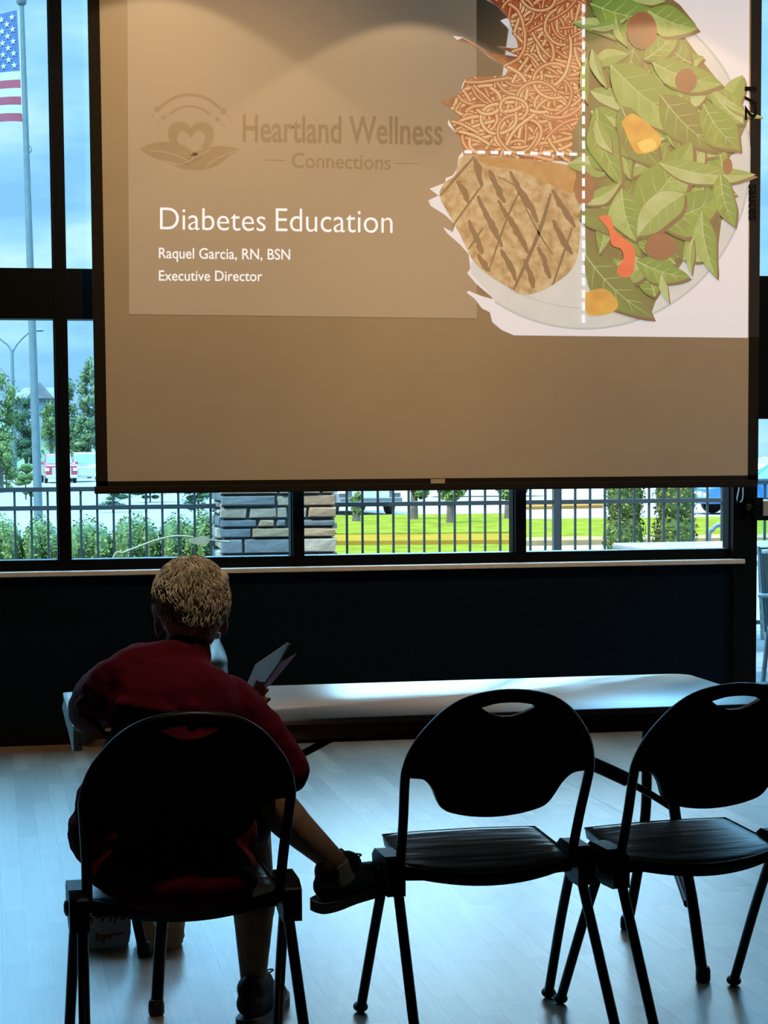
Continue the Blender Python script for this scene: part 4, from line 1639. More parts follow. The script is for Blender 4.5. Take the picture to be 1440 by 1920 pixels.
def gpoly(name, pts, z, m, kind='structure', th=.05):
    P = [onz(x, y, z) for x, y in pts]
    o = MB().poly(P, (0, 0, -th)).build(name, m)
    return tag(o, kind=kind)


gpoly('lawn', [(560, 1001), (981, 997), (981, 962), (560, 967)], GZ + .06, M_grass, 'stuff')
gpoly('lawn', [(540, 1048), (981, 1044), (981, 1020), (540, 1023)], GZ + .05, M_grass, 'stuff')
gpoly('lawn', [(985, 1007), (1560, 1000), (1560, 966), (985, 973)], GZ + .06, M_grass, 'stuff')
gpoly('curb', [(540, 1015), (985, 1012), (985, 1000), (540, 1003)], GZ + .10, M_curby, th=.2)
gpoly('curb', [(985, 950), (1130, 947), (1130, 940), (985, 943)], GZ + .10, M_curbo, th=.2)
gpoly('curb', [(985, 1014), (1560, 1006), (1560, 999), (985, 1007)], GZ + .10, M_curbt, th=.2)

# fence
M_fence = mat('dark_grey_fence_paint', (0.012, 0.017, 0.021), 0.5, var=0.15, scale=20)
ZR1, ZR2 = ony(60, 918, FY).z, ony(60, 953, FY).z


def fence(x0, x1, label, posts_px, seed_px):
    X0, X1 = ony(x0, 960, FY).x, ony(x1, 960, FY).x
    f = thing('metal_fence', ((X0 + X1) / 2, FY, -.02), label, 'fence', 'patio fence')
    for z in (ZR1, ZR2, .10):
        MB().box(X0, FY - .018, z - .016, X1, FY + .018, z + .016).build('rail', M_fence, f)
    xs = ony(seed_px, 980, FY).x
    k = math.ceil((X0 - xs) / .1143)
    pk = None
    while xs + k * .1143 < X1 - .01:
        x = xs + k * .1143
        if pk is None:
            pk = MB().box(x - .008, FY - .008, 0.0, x + .008, FY + .008, ZR1).build('picket', M_fence, f)
            x00 = x
        else:
            c = pk.copy()
            COL.objects.link(c)
            c.location.x = pk.location.x + (x - x00)
        k += 1
    for p in posts_px:
        x = ony(p, 980, FY).x
        MB().box(x - .025, FY - .025, -.02, x + .025, FY + .025, ZR1 + .06).build('post', M_fence, f)
    return f


fence(-70, 415, 'dark metal picket fence left of the stone pillar, in front of the hedge', (-60,), 152)
fence(632, 1600, 'dark metal picket fence right of the stone pillar, in front of the lawn', (1043, 1520), 679.5)

# stone pillar
PX0, PX1 = ony(413, 980, FY - .3).x, ony(631, 980, FY - .3).x
st = thing('stone_pillar', ((PX0 + PX1) / 2, FY, -.02), 'stacked stone pillar between the two runs of patio fence', 'pillar')
MB().box(PX0 + .03, FY - .27, -.02, PX1 - .03, FY + .33, 1.75).build('mortar_core', mat('grey_mortar', (.05, .05, .05), .9, var=.2, scale=30), st)
tones = [mat('stone_grey', (.09, .095, .10), .85, var=.2, scale=9, bump=.6, bscale=25), mat('stone_tan', (.19, .155, .115), .85, var=.2, scale=9, bump=.6, bscale=25), mat('stone_buff', (.24, .21, .17), .85, var=.15, scale=9, bump=.6, bscale=25), mat('stone_blue', (.075, .085, .095), .85, var=.2, scale=9, bump=.6, bscale=25), mat('stone_rust', (.20, .135, .08), .85, var=.2, scale=9, bump=.6, bscale=25)]
rs = random.Random(31)
sm = MB()
for face in range(3):
    z = -.02
    while z < 1.72:
        h = rs.choice((.042, .05, .06, .075, .085, .11))
        h = min(h, 1.75 - z)
        x = PX0 if face == 0 else FY - .28
        xe_ = PX1 if face == 0 else FY + .34
        while x < xe_ - .01:
            wd = rs.choice((.09, .14, .20, .28, .36)) * rs.uniform(.85, 1.2)
            if xe_ - x - wd < .1:
                wd = xe_ - x
            sm.use(rs.choice(tones))
            g_ = .005
            pr_ = rs.uniform(.02, .045)
            a0, a1, z0, z1 = x + g_, x + wd - g_, z + g_, z + h - g_
            j = [rs.uniform(-.012, .012) for _ in range(4)]
            i_ = .012

            def PT(a, zz, out):
                if face == 0:
                    return (a, FY - .27 - out, zz)
                return ((PX0 + .03 - out) if face == 1 else (PX1 - .03 + out), a, zz)
            b0 = [PT(a0 + j[0], z0, 0), PT(a1 + j[1], z0, 0), PT(a1 + j[2], z1, 0), PT(a0 + j[3], z1, 0)]
            i_ = .007
            t0 = [PT(a0 + i_ + j[0], z0 + i_ + max(0, j[2]) * .6, pr_), PT(a1 - i_ + j[1] * .5, z0 + i_ + max(0, j[1]) * .8, pr_ * .9), PT(a1 - i_ + j[2] * .5, z1 - i_ - max(0, j[3]) * .8, pr_), PT(a0 + i_ + j[3], z1 - i_ - max(0, j[0]) * .8, pr_ * .92)]
            sm.add(b0 + t0, [(4, 5, 6, 7), (0, 1, 5, 4), (1, 2, 6, 5), (2, 3, 7, 6), (3, 0, 4, 7)])
            x += wd
        z += h
sm.build('stone_facing', None, st)
MB().box(PX0 - .04, FY - .34, 1.75, PX1 + .04, FY + .40, 1.84).build('cap_stone', tones[2], st, bevel=.01)

# foliage
GREENS = {
    'hedge': [mat('hedge_leaf_a', (0.0979, 0.1404, 0.0302), .6, var=.3, spec=.1), mat('hedge_leaf_b', (0.1591, 0.2052, 0.0504), .6, var=.3, spec=.1), mat('hedge_leaf_c', (0.0551, 0.0864, 0.0252), .6, var=.3, spec=.1)],
    'pine': [mat('pine_leaf_a', (0.0360, 0.0720, 0.0288), .7, var=.3, spec=.1), mat('pine_leaf_b', (0.0720, 0.1080, 0.0432), .7, var=.3, spec=.1), mat('pine_leaf_c', (0.1008, 0.1296, 0.0576), .7, var=.3, spec=.1)],
    'dark': [mat('dark_leaf_a', (0.0216, 0.0468, 0.0252), .7, var=.3, spec=.1), mat('dark_leaf_b', (0.0360, 0.0684, 0.0324), .7, var=.3, spec=.1)],
    'tree': [mat('tree_leaf_a', (0.0504, 0.0936, 0.0252), .7, var=.3, spec=.1), mat('tree_leaf_b', (0.0792, 0.1224, 0.0324), .7, var=.3, spec=.1), mat('tree_leaf_c', (0.1080, 0.1440, 0.0504), .7, var=.3, spec=.1)],
    'cedar': [mat('cedar_leaf_a', (0.0792, 0.1080, 0.0180), .7, var=.3, spec=.1), mat('cedar_leaf_b', (0.1224, 0.1368, 0.0252), .7, var=.3, spec=.1), mat('cedar_leaf_c', (0.0432, 0.0720, 0.0216), .7, var=.3, spec=.1), mat('cedar_leaf_d', (0.0864, 0.0648, 0.0288), .7, var=.3, spec=.1)],
}
M_bark = mat('grey_brown_bark', (.06, .05, .04), .9, var=.3, scale=6, bump=.4, bscale=12)


def leaves(mb, blobs, n, size, mats, seed, flat=.5):
    r = random.Random(seed)
    vol = [b[1][0] * b[1][1] * b[1][2] for b in blobs]
    for c, rad in blobs:
        k = int(n * rad[0] * rad[1] * rad[2] / sum(vol)) + 5
        c = Vector(c)
        mb.use(mats[-1])
        for _ in range(k):
            d = Vector((r.gauss(0, 1), r.gauss(0, 1), r.gauss(0, 1))).normalized()
            t = r.random() ** .35
            p = c + Vector((d.x * rad[0], d.y * rad[1], d.z * rad[2])) * t
            s = size * r.uniform(.6, 1.4)
            nrm = (d + Vector((r.gauss(0, flat), r.gauss(0, flat), r.gauss(0, flat) + .2))).normalized()
            a = nrm.orthogonal().normalized()
            b_ = nrm.cross(a)
            th = r.uniform(0, 2 * PI)
            a, b_ = a * math.cos(th) + b_ * math.sin(th), b_ * math.cos(th) - a * math.sin(th)
            mb.use(r.choice(mats))
            mb.add([p - a * s, p - b_ * s * .45, p + a * s, p + b_ * s * .45], [(0, 1, 2, 3)])


LEAF_K = 2.2
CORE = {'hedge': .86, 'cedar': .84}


def plant(name, base, blobs, n, size, kind, seed, label, cat, group, trunk=None):
    t = thing(name, base, label, cat, group)
    mb = MB()
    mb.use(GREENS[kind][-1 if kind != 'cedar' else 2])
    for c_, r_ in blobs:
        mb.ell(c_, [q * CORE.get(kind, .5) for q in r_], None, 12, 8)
    leaves(mb, blobs, int(n * LEAF_K), size, GREENS[kind], seed)
    mb.build('foliage', None, t, fixn=False)
    if trunk:
        MB().tube(*trunk).build('trunk', M_bark, t, smooth=True)
    return t


# clipped hedge shrubs behind the left fence
for i, (x0, x1, yt, seed, lab) in enumerate(((-60, 46, 966, 1, 'clipped green shrub at the far left end of the hedge'), (40, 112, 972, 2, 'clipped green shrub left of the window mullion'), (108, 215, 974, 3, 'clipped green shrub right of the window mullion'), (205, 300, 966, 4, 'clipped green shrub in the middle of the hedge behind the dry stalk'), (292, 372, 968, 5, 'clipped green shrub behind the pale dry leaf'), (358, 404, 961, 6, 'clipped green shrub touching the stone pillar'))):
    Y = FY + .75
    a, b_ = ony(x0, 1000, Y).x, ony(x1, 1000, Y).x
    zt2 = ony((x0 + x1) / 2, yt, Y).z
    cx_, rx_ = (a + b_) / 2, (b_ - a) / 2 * 1.12
    blobs = [((cx_, Y, zt2 * .52), (rx_, .42, zt2 * .52)), ((cx_ - rx_ * .35, Y - .1, zt2 * .68), (rx_ * .62, .36, zt2 * .32)), ((cx_ + rx_ * .4, Y - .05, zt2 * .66), (rx_ * .58, .36, zt2 * .33))]
    plant('hedge_shrub', (cx_, Y, -.02), blobs, 5200, .0135, 'hedge', seed, lab, 'shrub', 'hedge behind the left fence', ([(cx_, Y, -.02), (cx_, Y, .5)], .03, 8))
# columnar evergreens behind the right fence
for i, (x0, x1, seed, lab) in enumerate(((1128, 1214, 21, 'yellow-green columnar evergreen behind the right fence, left one'), (1219, 1312, 22, 'darker columnar evergreen behind the right fence, right one'))):
    Y = FY + 1.9
    a, b_ = ony(x0, 980, Y).x, ony(x1, 980, Y).x
    cx_, rx_ = (a + b_) / 2, (b_ - a) / 2
    blobs = [((cx_, Y, GZ + .35 + .36 * k), (rx_ * (1.04 - .05 * k), rx_ * (1.0 - .05 * k), .34)) for k in range(6)]
    plant('columnar_evergreen', (cx_, Y, GZ), blobs, 6500, .017, 'cedar', seed, lab, 'shrub', 'columnar evergreens', ([(cx_, Y, GZ), (cx_, Y, 1.2)], .04, 8))


def tree(x, ybase, ytop, w, D, kind, seed, label, group='trees beyond the fence', n=1500, name='tree', shape='round', size=None, zb=None):
    base = at(x, ybase, D)
    base.z = GZ
    top = at(x, ytop, D)
    W_ = w * D / FPX / 2
    h = top.z - base.z
    r = random.Random(seed)
    blobs = []
    if shape == 'cone':
        for k in range(9):
            t = k / 8
            rr = W_ * (1.0 - .82 * t) + .02 * h
            z = base.z + h * (.14 + .80 * t)
            for q in range(5):
                a_ = r.uniform(0, 2 * PI)
                blobs.append(((base.x + math.cos(a_) * .55 * rr, base.y + math.sin(a_) * .55 * rr, z + h * r.uniform(-.05, .05)), (rr * .5, rr * .5, h * r.uniform(.05, .09))))
    else:
        lo = .30 if shape == 'lollipop' else .12
        for k in range(20):
            t = r.random()
            z = base.z + h * (lo + (.88 - lo) * t)
            rr = W_ * (.36 + .25 * math.sin(PI * t)) * r.uniform(.6, 1.1)
            blobs.append(((base.x + r.uniform(-.6, .6) * W_, base.y + r.uniform(-.5, .5) * W_, z), (rr, rr, h * r.uniform(.07, .12))))
        blobs.append(((base.x, base.y, base.z + h * .9), (W_ * .5, W_ * .5, h * .1)))
    tw = max(.03, .02 * h)
    return plant(name, tuple(base), blobs, n, size or .014 * h, kind, seed, label, 'tree', group, ([(base.x, base.y, base.z - .1), (base.x, base.y, base.z + h * .5)], tw, 8))


tree(2, 912, 690, 90, 95, 'tree', 41, 'pale green tree at the left edge beyond the street lamp')
tree(50, 900, 738, 70, 150, 'dark', 42, 'dark green tree between the street lamp and the flagpole')
tree(97, 902, 748, 46, 165, 'tree', 43, 'mid green tree below the house, right of the flagpole')
tree(168, 912, 676, 92, 150, 'pine', 44, 'tall pale pine left of the projection screen', n=2600, shape='cone')
tree(134, 900, 708, 40, 170, 'pine', 45, 'slim pine behind the tall pale pine')
tree(212, 945, 880, 80, 62, 'dark', 46, 'low dark tree just right of the red pickup truck')
tree(282, 950, 870, 110, 74, 'dark', 47, 'wide dark tree behind the left fence and hedge')
tree(372, 950, 872, 80, 56, 'dark', 48, 'dark tree behind the stone pillar')
tree(12, 916, 865, 60, 98, 'tree', 49, 'low bushy tree at the foot of the street lamp')
tree(48, 908, 868, 40, 80, 'hedge', 50, 'small bright bush beside the flagpole')
# young street trees on the lawn
for x, yb_, yt, w_, sd, lab in ((668, 981, 925, 24, 61, 'small sapling on the lawn beside the stone pillar'), (776, 977, 860, 60, 62, 'young lawn tree under the pull tab of the screen'), (845, 984, 862, 70, 63, 'young lawn tree in the middle of the second window'), (953, 976, 866, 54, 64, 'young lawn tree beside the right end of the second window')):
    D = (CAM_H - GZ) * FPX / (yb_ - 848 - (x - 720) * -.0067)
    base = at(x, yb_, D)
    base.z = GZ + .06
    top = at(x, yt, D)
    h = top.z - base.z
    W_ = w_ * D / FPX / 2
    lo = .45 if yt < 900 else .25
    r = random.Random(sd)
    blobs = [((base.x + r.uniform(-.4, .4) * W_, base.y + r.uniform(-.4, .4) * W_, base.z + h * (lo + (.9 - lo) * k / 6)), (W_ * .6, W_ * .6, h * .12)) for k in range(7)]
    plant('young_tree', tuple(base), blobs, 700, .030 * h + .03, 'tree', sd, lab, 'tree', 'young trees on the lawn', ([(base.x, base.y, base.z - .05), (base.x + .02, base.y, base.z + h * .75)], [.12, .07], 8))

# flagpole and flag
M_pole = mat('brushed_grey_pole', (.075, .10, .11), .5, spec=.2, var=.1, scale=6)
DF = 46.0
fp0, fp1 = at(73, 995, DF), at(40.5, 4, DF)
fpz = thing('flagpole', (fp0.x, fp0.y, GZ), 'tall grey flagpole outside the leftmost window', 'pole')
d_ = (fp1 - fp0).normalized()
fb = fp0 + d_ * ((GZ - fp0.z) / d_.z)
MB().tube([fb, fb.lerp(fp1, .5), fp1], [.105, .085, .055], 16).build('pole', M_pole, fpz, smooth=True)
MB().lathe(fb, [(.2, 0), (.2, .04), (.13, .10), (.11, .14)], 18).build('base_collar', M_pole, fpz, smooth=True)
MB().lathe(fp1, [(.09, -.06), (.12, -.02), (.12, .06), (.05, .12)], 16).build('truck_cap', M_pole, fpz, smooth=True)
MB().tube([at(36, 18, DF), at(41, 200, DF), at(46, 262, DF), at(50, 420, DF)], .008, 6).build('halyard', mat('pale_rope', (.55, .55, .5), .8, var=.1), fpz, smooth=True)
MB().tube(crv([at(54, 272, DF), at(58, 276, DF), at(59, 282, DF), at(55, 287, DF)], 4), .012, 6).build('cleat', M_pole, fpz, smooth=True)
# flag: cloth hanging to the left of the pole
M_fred = mat('flag_red', (.20, .03, .05), .8, var=.08, scale=3)
M_fwht = mat('flag_white', (.30, .31, .32), .8, var=.05, scale=3)
M_fblu = mat('flag_blue', (.03, .07, .17), .8, var=.08, scale=3)
hoist_t, hoist_b = at(31.5, 19, DF), at(42.5, 229, DF)
fh = (hoist_t - hoist_b).length
fl_ = fh * 1.75


def FL(u, v):
    p = hoist_t.lerp(hoist_b, v)
    q = p + Vector((-1, 0.15, 0)) * fl_ * u * .80
    q.z -= fl_ * u * (.20 + .10 * u) * (1 - .35 * v) - .10 * fl_ * u * v
    q += Vector((.05 * math.sin(7 * v + 5 * u) * u, .22 * math.sin(9 * u + 2.0 * v), .05 * math.sin(11 * u + v)))
    return q


fm = MB()
nu, nr = 30, 13
for s in range(nr):
    for k in range(nu):
        u0, u1 = k / nu, (k + 1) / nu
        for h_ in range(2):
            v0, v1 = (s + h_ / 2) / nr, (s + h_ / 2 + .5) / nr
            can = s < 7 and u0 < .395
            fm.use(M_fblu if can else (M_fred if s % 2 == 0 else M_fwht))
            fm.add([FL(u0, v0), FL(u1, v0), FL(u1, v1), FL(u0, v1)], [(0, 1, 2, 3)])
fm.use(M_fwht)
for rr in range(9):
    nst = 6 if rr % 2 == 0 else 5
    for k in range(nst):
        uc = .40 * ((k + .5) / 6 if rr % 2 == 0 else (k + 1) / 6)
        vc = (7 / 13) * (rr + 1) / 10
        pts = []
        for q in range(10):
            rad = .033 if q % 2 == 0 else .0135
            a = PI / 2 + q * PI / 5
            pts.append(FL(uc + rad * math.cos(a) / 1.6, vc - rad * math.sin(a)) + Vector((0, -.02, 0)))
        c_ = FL(uc, vc) + Vector((0, -.02, 0))
        fm.add(pts + [c_], [(q, (q + 1) % 10, 10) for q in range(10)])
fo = fm.build('flag', None, None, smooth=True, fixn=False)
tag(fo, 'red, white and blue flag with stars and stripes hoisted on the grey pole', 'flag')

# street lamp
M_lamp = mat('blue_grey_lamp_paint', (.07, .10, .12), .5, var=.1, scale=4)
DL = 125.0
l0, l1 = at(27, 890, DL), at(22.5, 656, DL)
lz = thing('street_lamp', tuple(l0), 'slim double-armed street lamp left of the flagpole', 'lamp')
MB().tube([Vector((l1.x, l1.y, l0.z)), l1], [.17, .10], 10).build('pole', M_lamp, lz, smooth=True)
MB().tube(crv([l1 - Vector((0, 0, .2)), at(30, 648, DL), at(42, 634, DL), at(55, 623, DL), at(66, 620, DL)], 4), .07, 8).build('arm', M_lamp, lz, smooth=True)
MB().tube(crv([l1 - Vector((0, 0, .2)), at(16, 648, DL), at(4, 638, DL), at(-10, 626, DL), at(-22, 622, DL)], 4), .07, 8).build('arm', M_lamp, lz, smooth=True)
for xx, yy in ((73, 619.5), (-29, 621)):
    MB().ell(at(xx, yy, DL), (.35, .18, .09)).build('lamp_head', M_lamp, lz, smooth=True)

# house on the rise
DH = 230.0
M_roof = mat('brown_grey_shingles', (.10, .10, .11), .9, var=.15, scale=1.5)
M_wall_h = mat('pale_blue_siding', (.15, .18, .20), .8, var=.08, scale=.5, stretch=(.2, .2, 6))
hb, ht = at(78, 764, DH), at(78, 722, DH)
hw = 52 * DH / FPX
hs = thing('house', (hb.x, hb.y, hb.z - 6), 'distant house with a grey roof on the rise behind the flagpole', 'house')
MB().box(hb.x - hw, hb.y, hb.z - 6, hb.x + hw, hb.y + 8, hb.z + (ht.z - hb.z) * .42).build('house_wall', M_wall_h, hs)
zr0 = hb.z + (ht.z - hb.z) * .40
rf = MB()
A = [(hb.x - hw - .5, hb.y - .6, zr0), (hb.x + hw + .5, hb.y - .6, zr0), (hb.x + hw + .5, hb.y + 8.6, zr0), (hb.x - hw - .5, hb.y + 8.6, zr0), (hb.x - hw * .55, hb.y + 4, zr0 + 1.4), (hb.x + hw * .75, hb.y + 4, zr0 + 1.4)]
rf.add(A, [(0, 1, 5, 4), (2, 3, 4, 5), (1, 2, 5), (3, 0, 4), (3, 2, 1, 0)])
rf.build('roof', M_roof, hs)
rf = MB()
gx = hb.x - hw * .05
rf.add([(gx - 1.6, hb.y - .8, zr0), (gx + 1.6, hb.y - .8, zr0), (gx, hb.y - .8, zr0 + 1.9), (gx - 1.6, hb.y + 4, zr0), (gx + 1.6, hb.y + 4, zr0), (gx, hb.y + 4, zr0 + 1.9)], [(0, 1, 2), (0, 2, 5, 3), (1, 4, 5, 2)])
rf.build('gable', M_roof, hs)
for k in range(4):
    xw = hb.x - hw * .75 + k * hw * .5
    MB().box(xw - .45, hb.y - .05, hb.z - .2, xw + .45, hb.y + .02, hb.z + .75).build('house_window', mat('dark_house_glass', (.08, .11, .14), .2, var=.1), hs)
tag(MB().ell((hb.x + 10, hb.y + 25, hb.z - 14.0), (70, 40, 13.0), None, 40, 16).build('hill', mat('hazy_hill_grass', (.08, .12, .06), .9, var=.25, scale=.1), None, smooth=True), kind='structure')

# vehicles
M_tyre = mat('black_tyre', (.015, .015, .016), .8, var=.2)
M_rim = mat('grey_wheel_rim', (.45, .46, .48), .35, metal=.7, var=.1)
M_vglass = mat('dark_vehicle_glass', (.10, .15, .18), .08, spec=.8, var=.1)
M_chrome = mat('bright_grille_metal', (.7, .72, .74), .25, metal=.8, var=.1)
M_light = mat('pale_headlamp', (.75, .78, .8), .15, var=.05)


def vehicle(name, label, pos, heading, Lc, Wc, body, cabin, m, wheel_r, wheels, group=None, pick=False):
    """body and cabin: side profiles (x from the nose backwards, z); built nose to -Y then turned"""
    t = thing(name, (0, 0, 0), label, 'car', group)

    def prism(prof, w0, w1, zsplit):
        n = len(prof)
        mb = MB()
        rows = []
        for s, k in ((-1, 0.0), (-1, 1.0), (1, 1.0), (1, 0.0)):
            row = []
            for x, z in prof:
                wv = w0 if z < zsplit else w1
                ins = .06 if k == 0.0 else 0
                row.append((s * wv / 2 * (1 if k == 0 else .93), x + (0), z + (0 if k == 0 else .0)))
            rows.append(row)
        L_, R_ = rows[0], rows[3]
        mb.add(L_ + R_, [tuple(range(n)), tuple(n + i for i in reversed(range(n)))] + [(i, n + i, n + (i + 1) % n, (i + 1) % n) for i in range(n)])
        return mb
    bo = prism(body, Wc, Wc * .97, .75).build('car_body', m, t, bevel=.05)
    ca = prism(cabin, Wc * .93, Wc * .74, max(z for x, z in cabin) - .12).build('cabin', m, t, bevel=.04)
    # windscreen, rear and side glass sit just proud of the cabin
    zs = [z for x, z in cabin]
    z0, z1 = min(zs) + .10, max(zs) - .09
    (xa_, za_), (xb2, zb2) = cabin[0], cabin[1]
    f0, f1 = .14, .86

    def mixp(a, b_, t_):
        return (a[0] + (b_[0] - a[0]) * t_, a[1] + (b_[1] - a[1]) * t_)
    p, q = mixp(cabin[0], cabin[1], f0), mixp(cabin[0], cabin[1], f1)
    MB().add([(-Wc * .41, p[0] - .02, p[1]), (Wc * .41, p[0] - .02, p[1]), (Wc * .35, q[0] - .02, q[1] + .01), (-Wc * .35, q[0] - .02, q[1] + .01)], [(0, 1, 2, 3)]).build('windscreen', M_vglass, ca)
    p, q = mixp(cabin[3], cabin[2], f0), mixp(cabin[3], cabin[2], f1)
    MB().add([(-Wc * .41, p[0] + .02, p[1]), (Wc * .41, p[0] + .02, p[1]), (Wc * .35, q[0] + .02, q[1] + .01), (-Wc * .35, q[0] + .02, q[1] + .01)], [(0, 3, 2, 1)]).build('rear_glass', M_vglass, ca)
    for s in (-1, 1):
        a = mixp(cabin[0], cabin[1], .2)
        b_ = mixp(cabin[0], cabin[1], .85)
        c_ = mixp(cabin[3], cabin[2], .85)
        d2 = mixp(cabin[3], cabin[2], .2)
        MB().add([(s * (Wc * .465 + .012), a[0] + .1, a[1]), (s * (Wc * .375 + .03), b_[0] + .1, b_[1] - .03), (s * (Wc * .375 + .03), c_[0] - .1, c_[1] - .03), (s * (Wc * .465 + .012), d2[0] - .1, d2[1])], [(0, 1, 2, 3)]).build('side_glass', M_vglass, ca)
        for y in wheels:
            wh = MB().lathe((s * (Wc / 2 - .20), y, wheel_r), [(wheel_r * .7, 0), (wheel_r, .03), (wheel_r, .19), (wheel_r * .75, .215)], 24, (s, 0, 0)).build('wheel', M_tyre, t, smooth=True)
            MB().lathe((s * (Wc / 2 + .015), y, wheel_r), [(wheel_r * .62, 0), (wheel_r * .6, .012), (.04, .02)], 20, (s, 0, 0)).build('rim', M_rim, wh, smooth=True)
        MB().box(s * Wc * .44 - .16, -.03, body[1][1] - .34, s * Wc * .44 + .10, .02, body[1][1] - .16).build('headlamp', M_light, t)
        MB().obox((s * (Wc / 2 + .10), cabin[0][0] + .25, min(zs) + .12), (.09, 0, 0), (0, .04, 0), (0, 0, .07)).build('wing_mirror', m, t)
    MB().box(-Wc * .30, -.03, .52, Wc * .30, .02, body[1][1] - .12).build('grille', M_chrome, t)
    MB().box(-Wc * .5, -.09, .32, Wc * .5, .06, .52).build('bumper', M_chrome if pick else m, t, bevel=.03)
    t.location = pos
    t.rotation_euler.z = heading
    return t


suv_body = [(0.0, .35), (0.0, .98), (.95, 1.08), (4.55, 1.10), (4.65, .95), (4.65, .38)]
suv_cab = [(1.05, 1.05), (1.75, 1.70), (4.20, 1.70), (4.60, 1.05)]
car_body = [(0.0, .30), (0.05, .78), (1.15, .92), (4.3, .98), (4.55, .80), (4.55, .32)]
car_cab = [(1.1, .88), (1.95, 1.42), (3.35, 1.42), (4.25, .94)]
pk_body = [(0.0, .45), (0.0, 1.12), (1.25, 1.20), (5.6, 1.18), (5.7, 1.1), (5.7, .5)]
pk_cab = [(1.4, 1.15), (2.05, 1.85), (3.6, 1.88), (3.9, 1.15)]
M_redcar = mat('red_truck_paint', (.28, .025, .05), .25, spec=.6, var=.06, coat=.6)
M_bluecar = mat('blue_car_paint', (.02, .10, .28), .25, spec=.6, var=.06, coat=.6)
M_greycar = mat('grey_car_paint', (.06, .075, .09), .25, spec=.6, var=.06, coat=.6)
M_whitecar = mat('white_van_paint', (.3, .3, .3), .3, var=.04, coat=.3)


def gpos(x, y, z=GZ):
    return onz(x, y, z)


p = gpos(116, 906)
vehicle('pickup_truck', 'red pickup truck parked facing the window, right of the flagpole', (p.x, p.y, GZ), 0.05, 5.7, 2.0, pk_body, pk_cab, M_redcar, .40, (1.05, 4.5), pick=True)
p = gpos(172, 906)
vehicle('delivery_van', 'white van parked right of the red pickup truck', (p.x, p.y + 6, GZ), 0.0, 4.6, 1.85, suv_body, [(.6, 1.05), (1.2, 1.95), (4.5, 1.95), (4.62, 1.05)], M_whitecar, .34, (.9, 3.8))
p = gpos(695, 966)
vehicle('grey_car', 'grey car with dark glass parked behind the lawn beside the stone pillar', (p.x, p.y, GZ), 0.12, 4.65, 1.9, suv_body, suv_cab, M_greycar, .36, (.9, 3.75), 'parked grey cars')
p = gpos(645, 963)
vehicle('grey_car', 'second grey car, half hidden by the stone pillar', (p.x - 1.4, p.y + 3.0, GZ), 0.12, 4.65, 1.9, suv_body, suv_cab, M_greycar, .36, (.9, 3.75), 'parked grey cars')
p = gpos(1338, 967)
vehicle('blue_car', 'blue car behind the right fence at the end of the rightmost low window', (p.x, p.y + 1.5, GZ), -1.5, 4.55, 1.78, car_body, car_cab, M_bluecar, .33, (.9, 3.6), 'parked blue cars')
p = gpos(1418, 906)
vehicle('blue_car', 'bright blue car parked far off, seen through the top of the glazed door', (p.x - 1.0, p.y, GZ), -1.35, 4.55, 1.78, car_body, car_cab, M_bluecar, .33, (.9, 3.6), 'parked blue cars')
p = gpos(1010, 930)
vehicle('white_car', 'white car far across the parking lot, right of the second window post', (p.x, p.y, GZ), 1.45, 4.55, 1.78, car_body, car_cab, M_whitecar, .33, (.9, 3.6))
# bicycle hoop stand
hp = ony(1348, 982, FY + 3)
hz = MB()
pts = [(hp.x - .10, hp.y, GZ), (hp.x - .10, hp.y, .55), (hp.x - .06, hp.y, .68), (hp.x, hp.y, .72), (hp.x + .06, hp.y, .68), (hp.x + .10, hp.y, .55), (hp.x + .10, hp.y, GZ)]
o = hz.tube(crv(pts, 5), .022, 8).build('hoop_stand', M_lamp, None, smooth=True)
tag(o, 'grey metal hoop stand behind the right end of the patio fence', 'stand')

# patio table and chairs outside the door
M_mesh = mat('pale_grey_patio_metal', (.17, .185, .195), .5, metal=.0, var=.15, scale=20)


def patio_table(cx_, cy_, r, label):
    t = thing('patio_table', (cx_, cy_, -.02), label, 'table', 'patio tables')
    top = MB()
    n = 26
    for k in range(n):
        x = -r + 2 * r * (k + .5) / n
        hw_ = r
        top.box(cx_ + x - r / n * .72, cy_ - hw_, .705, cx_ + x + r / n * .72, cy_ + hw_, .715)
    top.build('slatted_top', M_mesh, t)
    MB().tube([(cx_ - r, cy_ - r, .70), (cx_ + r, cy_ - r, .70), (cx_ + r, cy_ + r, .70), (cx_ - r, cy_ + r, .70), (cx_ - r, cy_ - r, .70)], .022, 8).build('rim', M_mesh, t, smooth=True)
    for sx in (-1, 1):
        for sy in (-1, 1):
            MB().tube([(cx_ + sx * r * .8, cy_ + sy * r * .8, .70), (cx_ + sx * r * .9, cy_ + sy * r * .9, -.02)], .018, 8).build('leg', M_mesh, t, smooth=True)
    return t


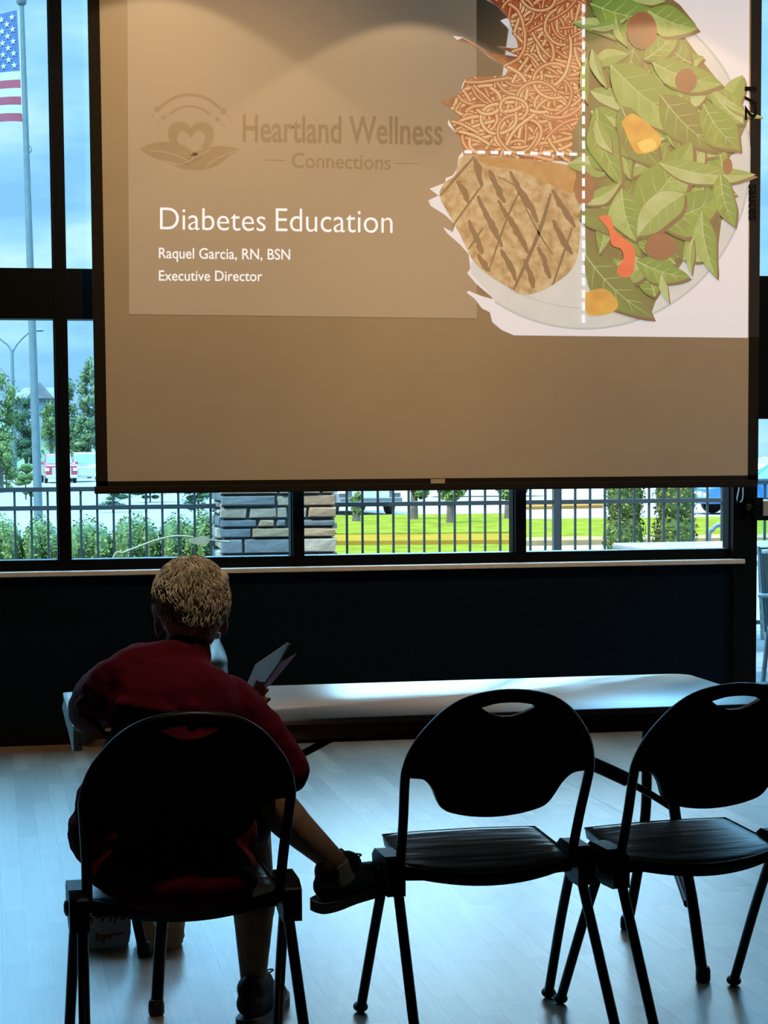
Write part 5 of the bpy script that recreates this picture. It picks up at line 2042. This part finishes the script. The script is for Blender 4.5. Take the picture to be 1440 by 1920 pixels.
def patio_chair(cx_, cy_, rz, label):
    t = thing('patio_chair', (0, 0, 0), label, 'chair', 'patio chairs')
    s_ = MB()
    for k in range(9):
        y = -.20 + k * .05
        s_.box(-.22, y - .018, .41, .22, y + .018, .42)
    s_.build('seat', M_mesh, t)
    s_ = MB()
    for k in range(9):
        x = -.20 + k * .05
        s_.obox((x, .24, .65), (.017, 0, 0), (0, .005, 0), (0, .03, .20))
    s_.build('backrest', M_mesh, t)
    MB().tube([(-.23, .21, .42), (-.23, .28, .88), (.23, .28, .88), (.23, .21, .42)], .014, 8).build('back_frame', M_mesh, t, smooth=True)
    for sx in (-1, 1):
        for sy in (-1, 1):
            MB().tube([(sx * .22, sy * .2, .42), (sx * .24, sy * .24, 0)], .014, 8).build('leg', M_mesh, t, smooth=True)
        MB().tube([(sx * .25, .24, .62), (sx * .26, -.15, .64), (sx * .25, -.2, .42)], .013, 8).build('armrest', M_mesh, t, smooth=True)
    t.location = (cx_, cy_, -.02)
    t.rotation_euler.z = rz
    return t


q = ony(1350, 1030, 13.0)
a = onz(1172, 1032, .71)
patio_table(a.x + .80, a.y + .25, .60, 'pale slatted patio table in front of the right fence')
a = onz(1428, 1048, .71)
patio_table(a.x + .50, a.y - .30, .60, 'pale slatted patio table just outside the glazed door')
patio_chair(a.x + .22, a.y - 1.22, math.pi + .3, 'pale metal patio chair nearest the glazed door')
patio_chair(a.x - .35, a.y - 1.75, .2, 'pale metal patio chair low down outside the glazed door')
# dry stalk with one pale leaf outside the left window
M_stalk = mat('bleached_dry_stalk', (.24, .21, .13), .8, var=.15, scale=30)
YS = 12.4
sk = thing('dry_stalk', (ony(210, 1046, YS).x - .1, YS, -.02), 'pale dry stalk with one leaf arching outside the left window', 'plant')
pts = [ony(x, y, YS) for x, y in ((212, 1048), (232, 1036), (262, 1024), (296, 1012), (330, 1005), (362, 1007))]
pts = [Vector((pts[0].x - .12, YS, -.02)), Vector((pts[0].x - .06, YS, .35))] + pts
MB().tube(crv(pts, 5), .0075, 6).build('stalk', M_stalk, sk, smooth=True)
lf = [(349, 1014), (360, 1009), (376, 1006), (390, 1006), (393, 1012), (391, 1019), (382, 1022), (364, 1020)]
MB().poly([ony(x, y, YS - .01) for x, y in lf], (0, .008, .0)).build('leaf', M_stalk, sk)
MB().tube([ony(393, 1012, YS), ony(412, 1015, YS), ony(430, 1016, YS)], .006, 6).build('twig', M_stalk, sk, smooth=True)
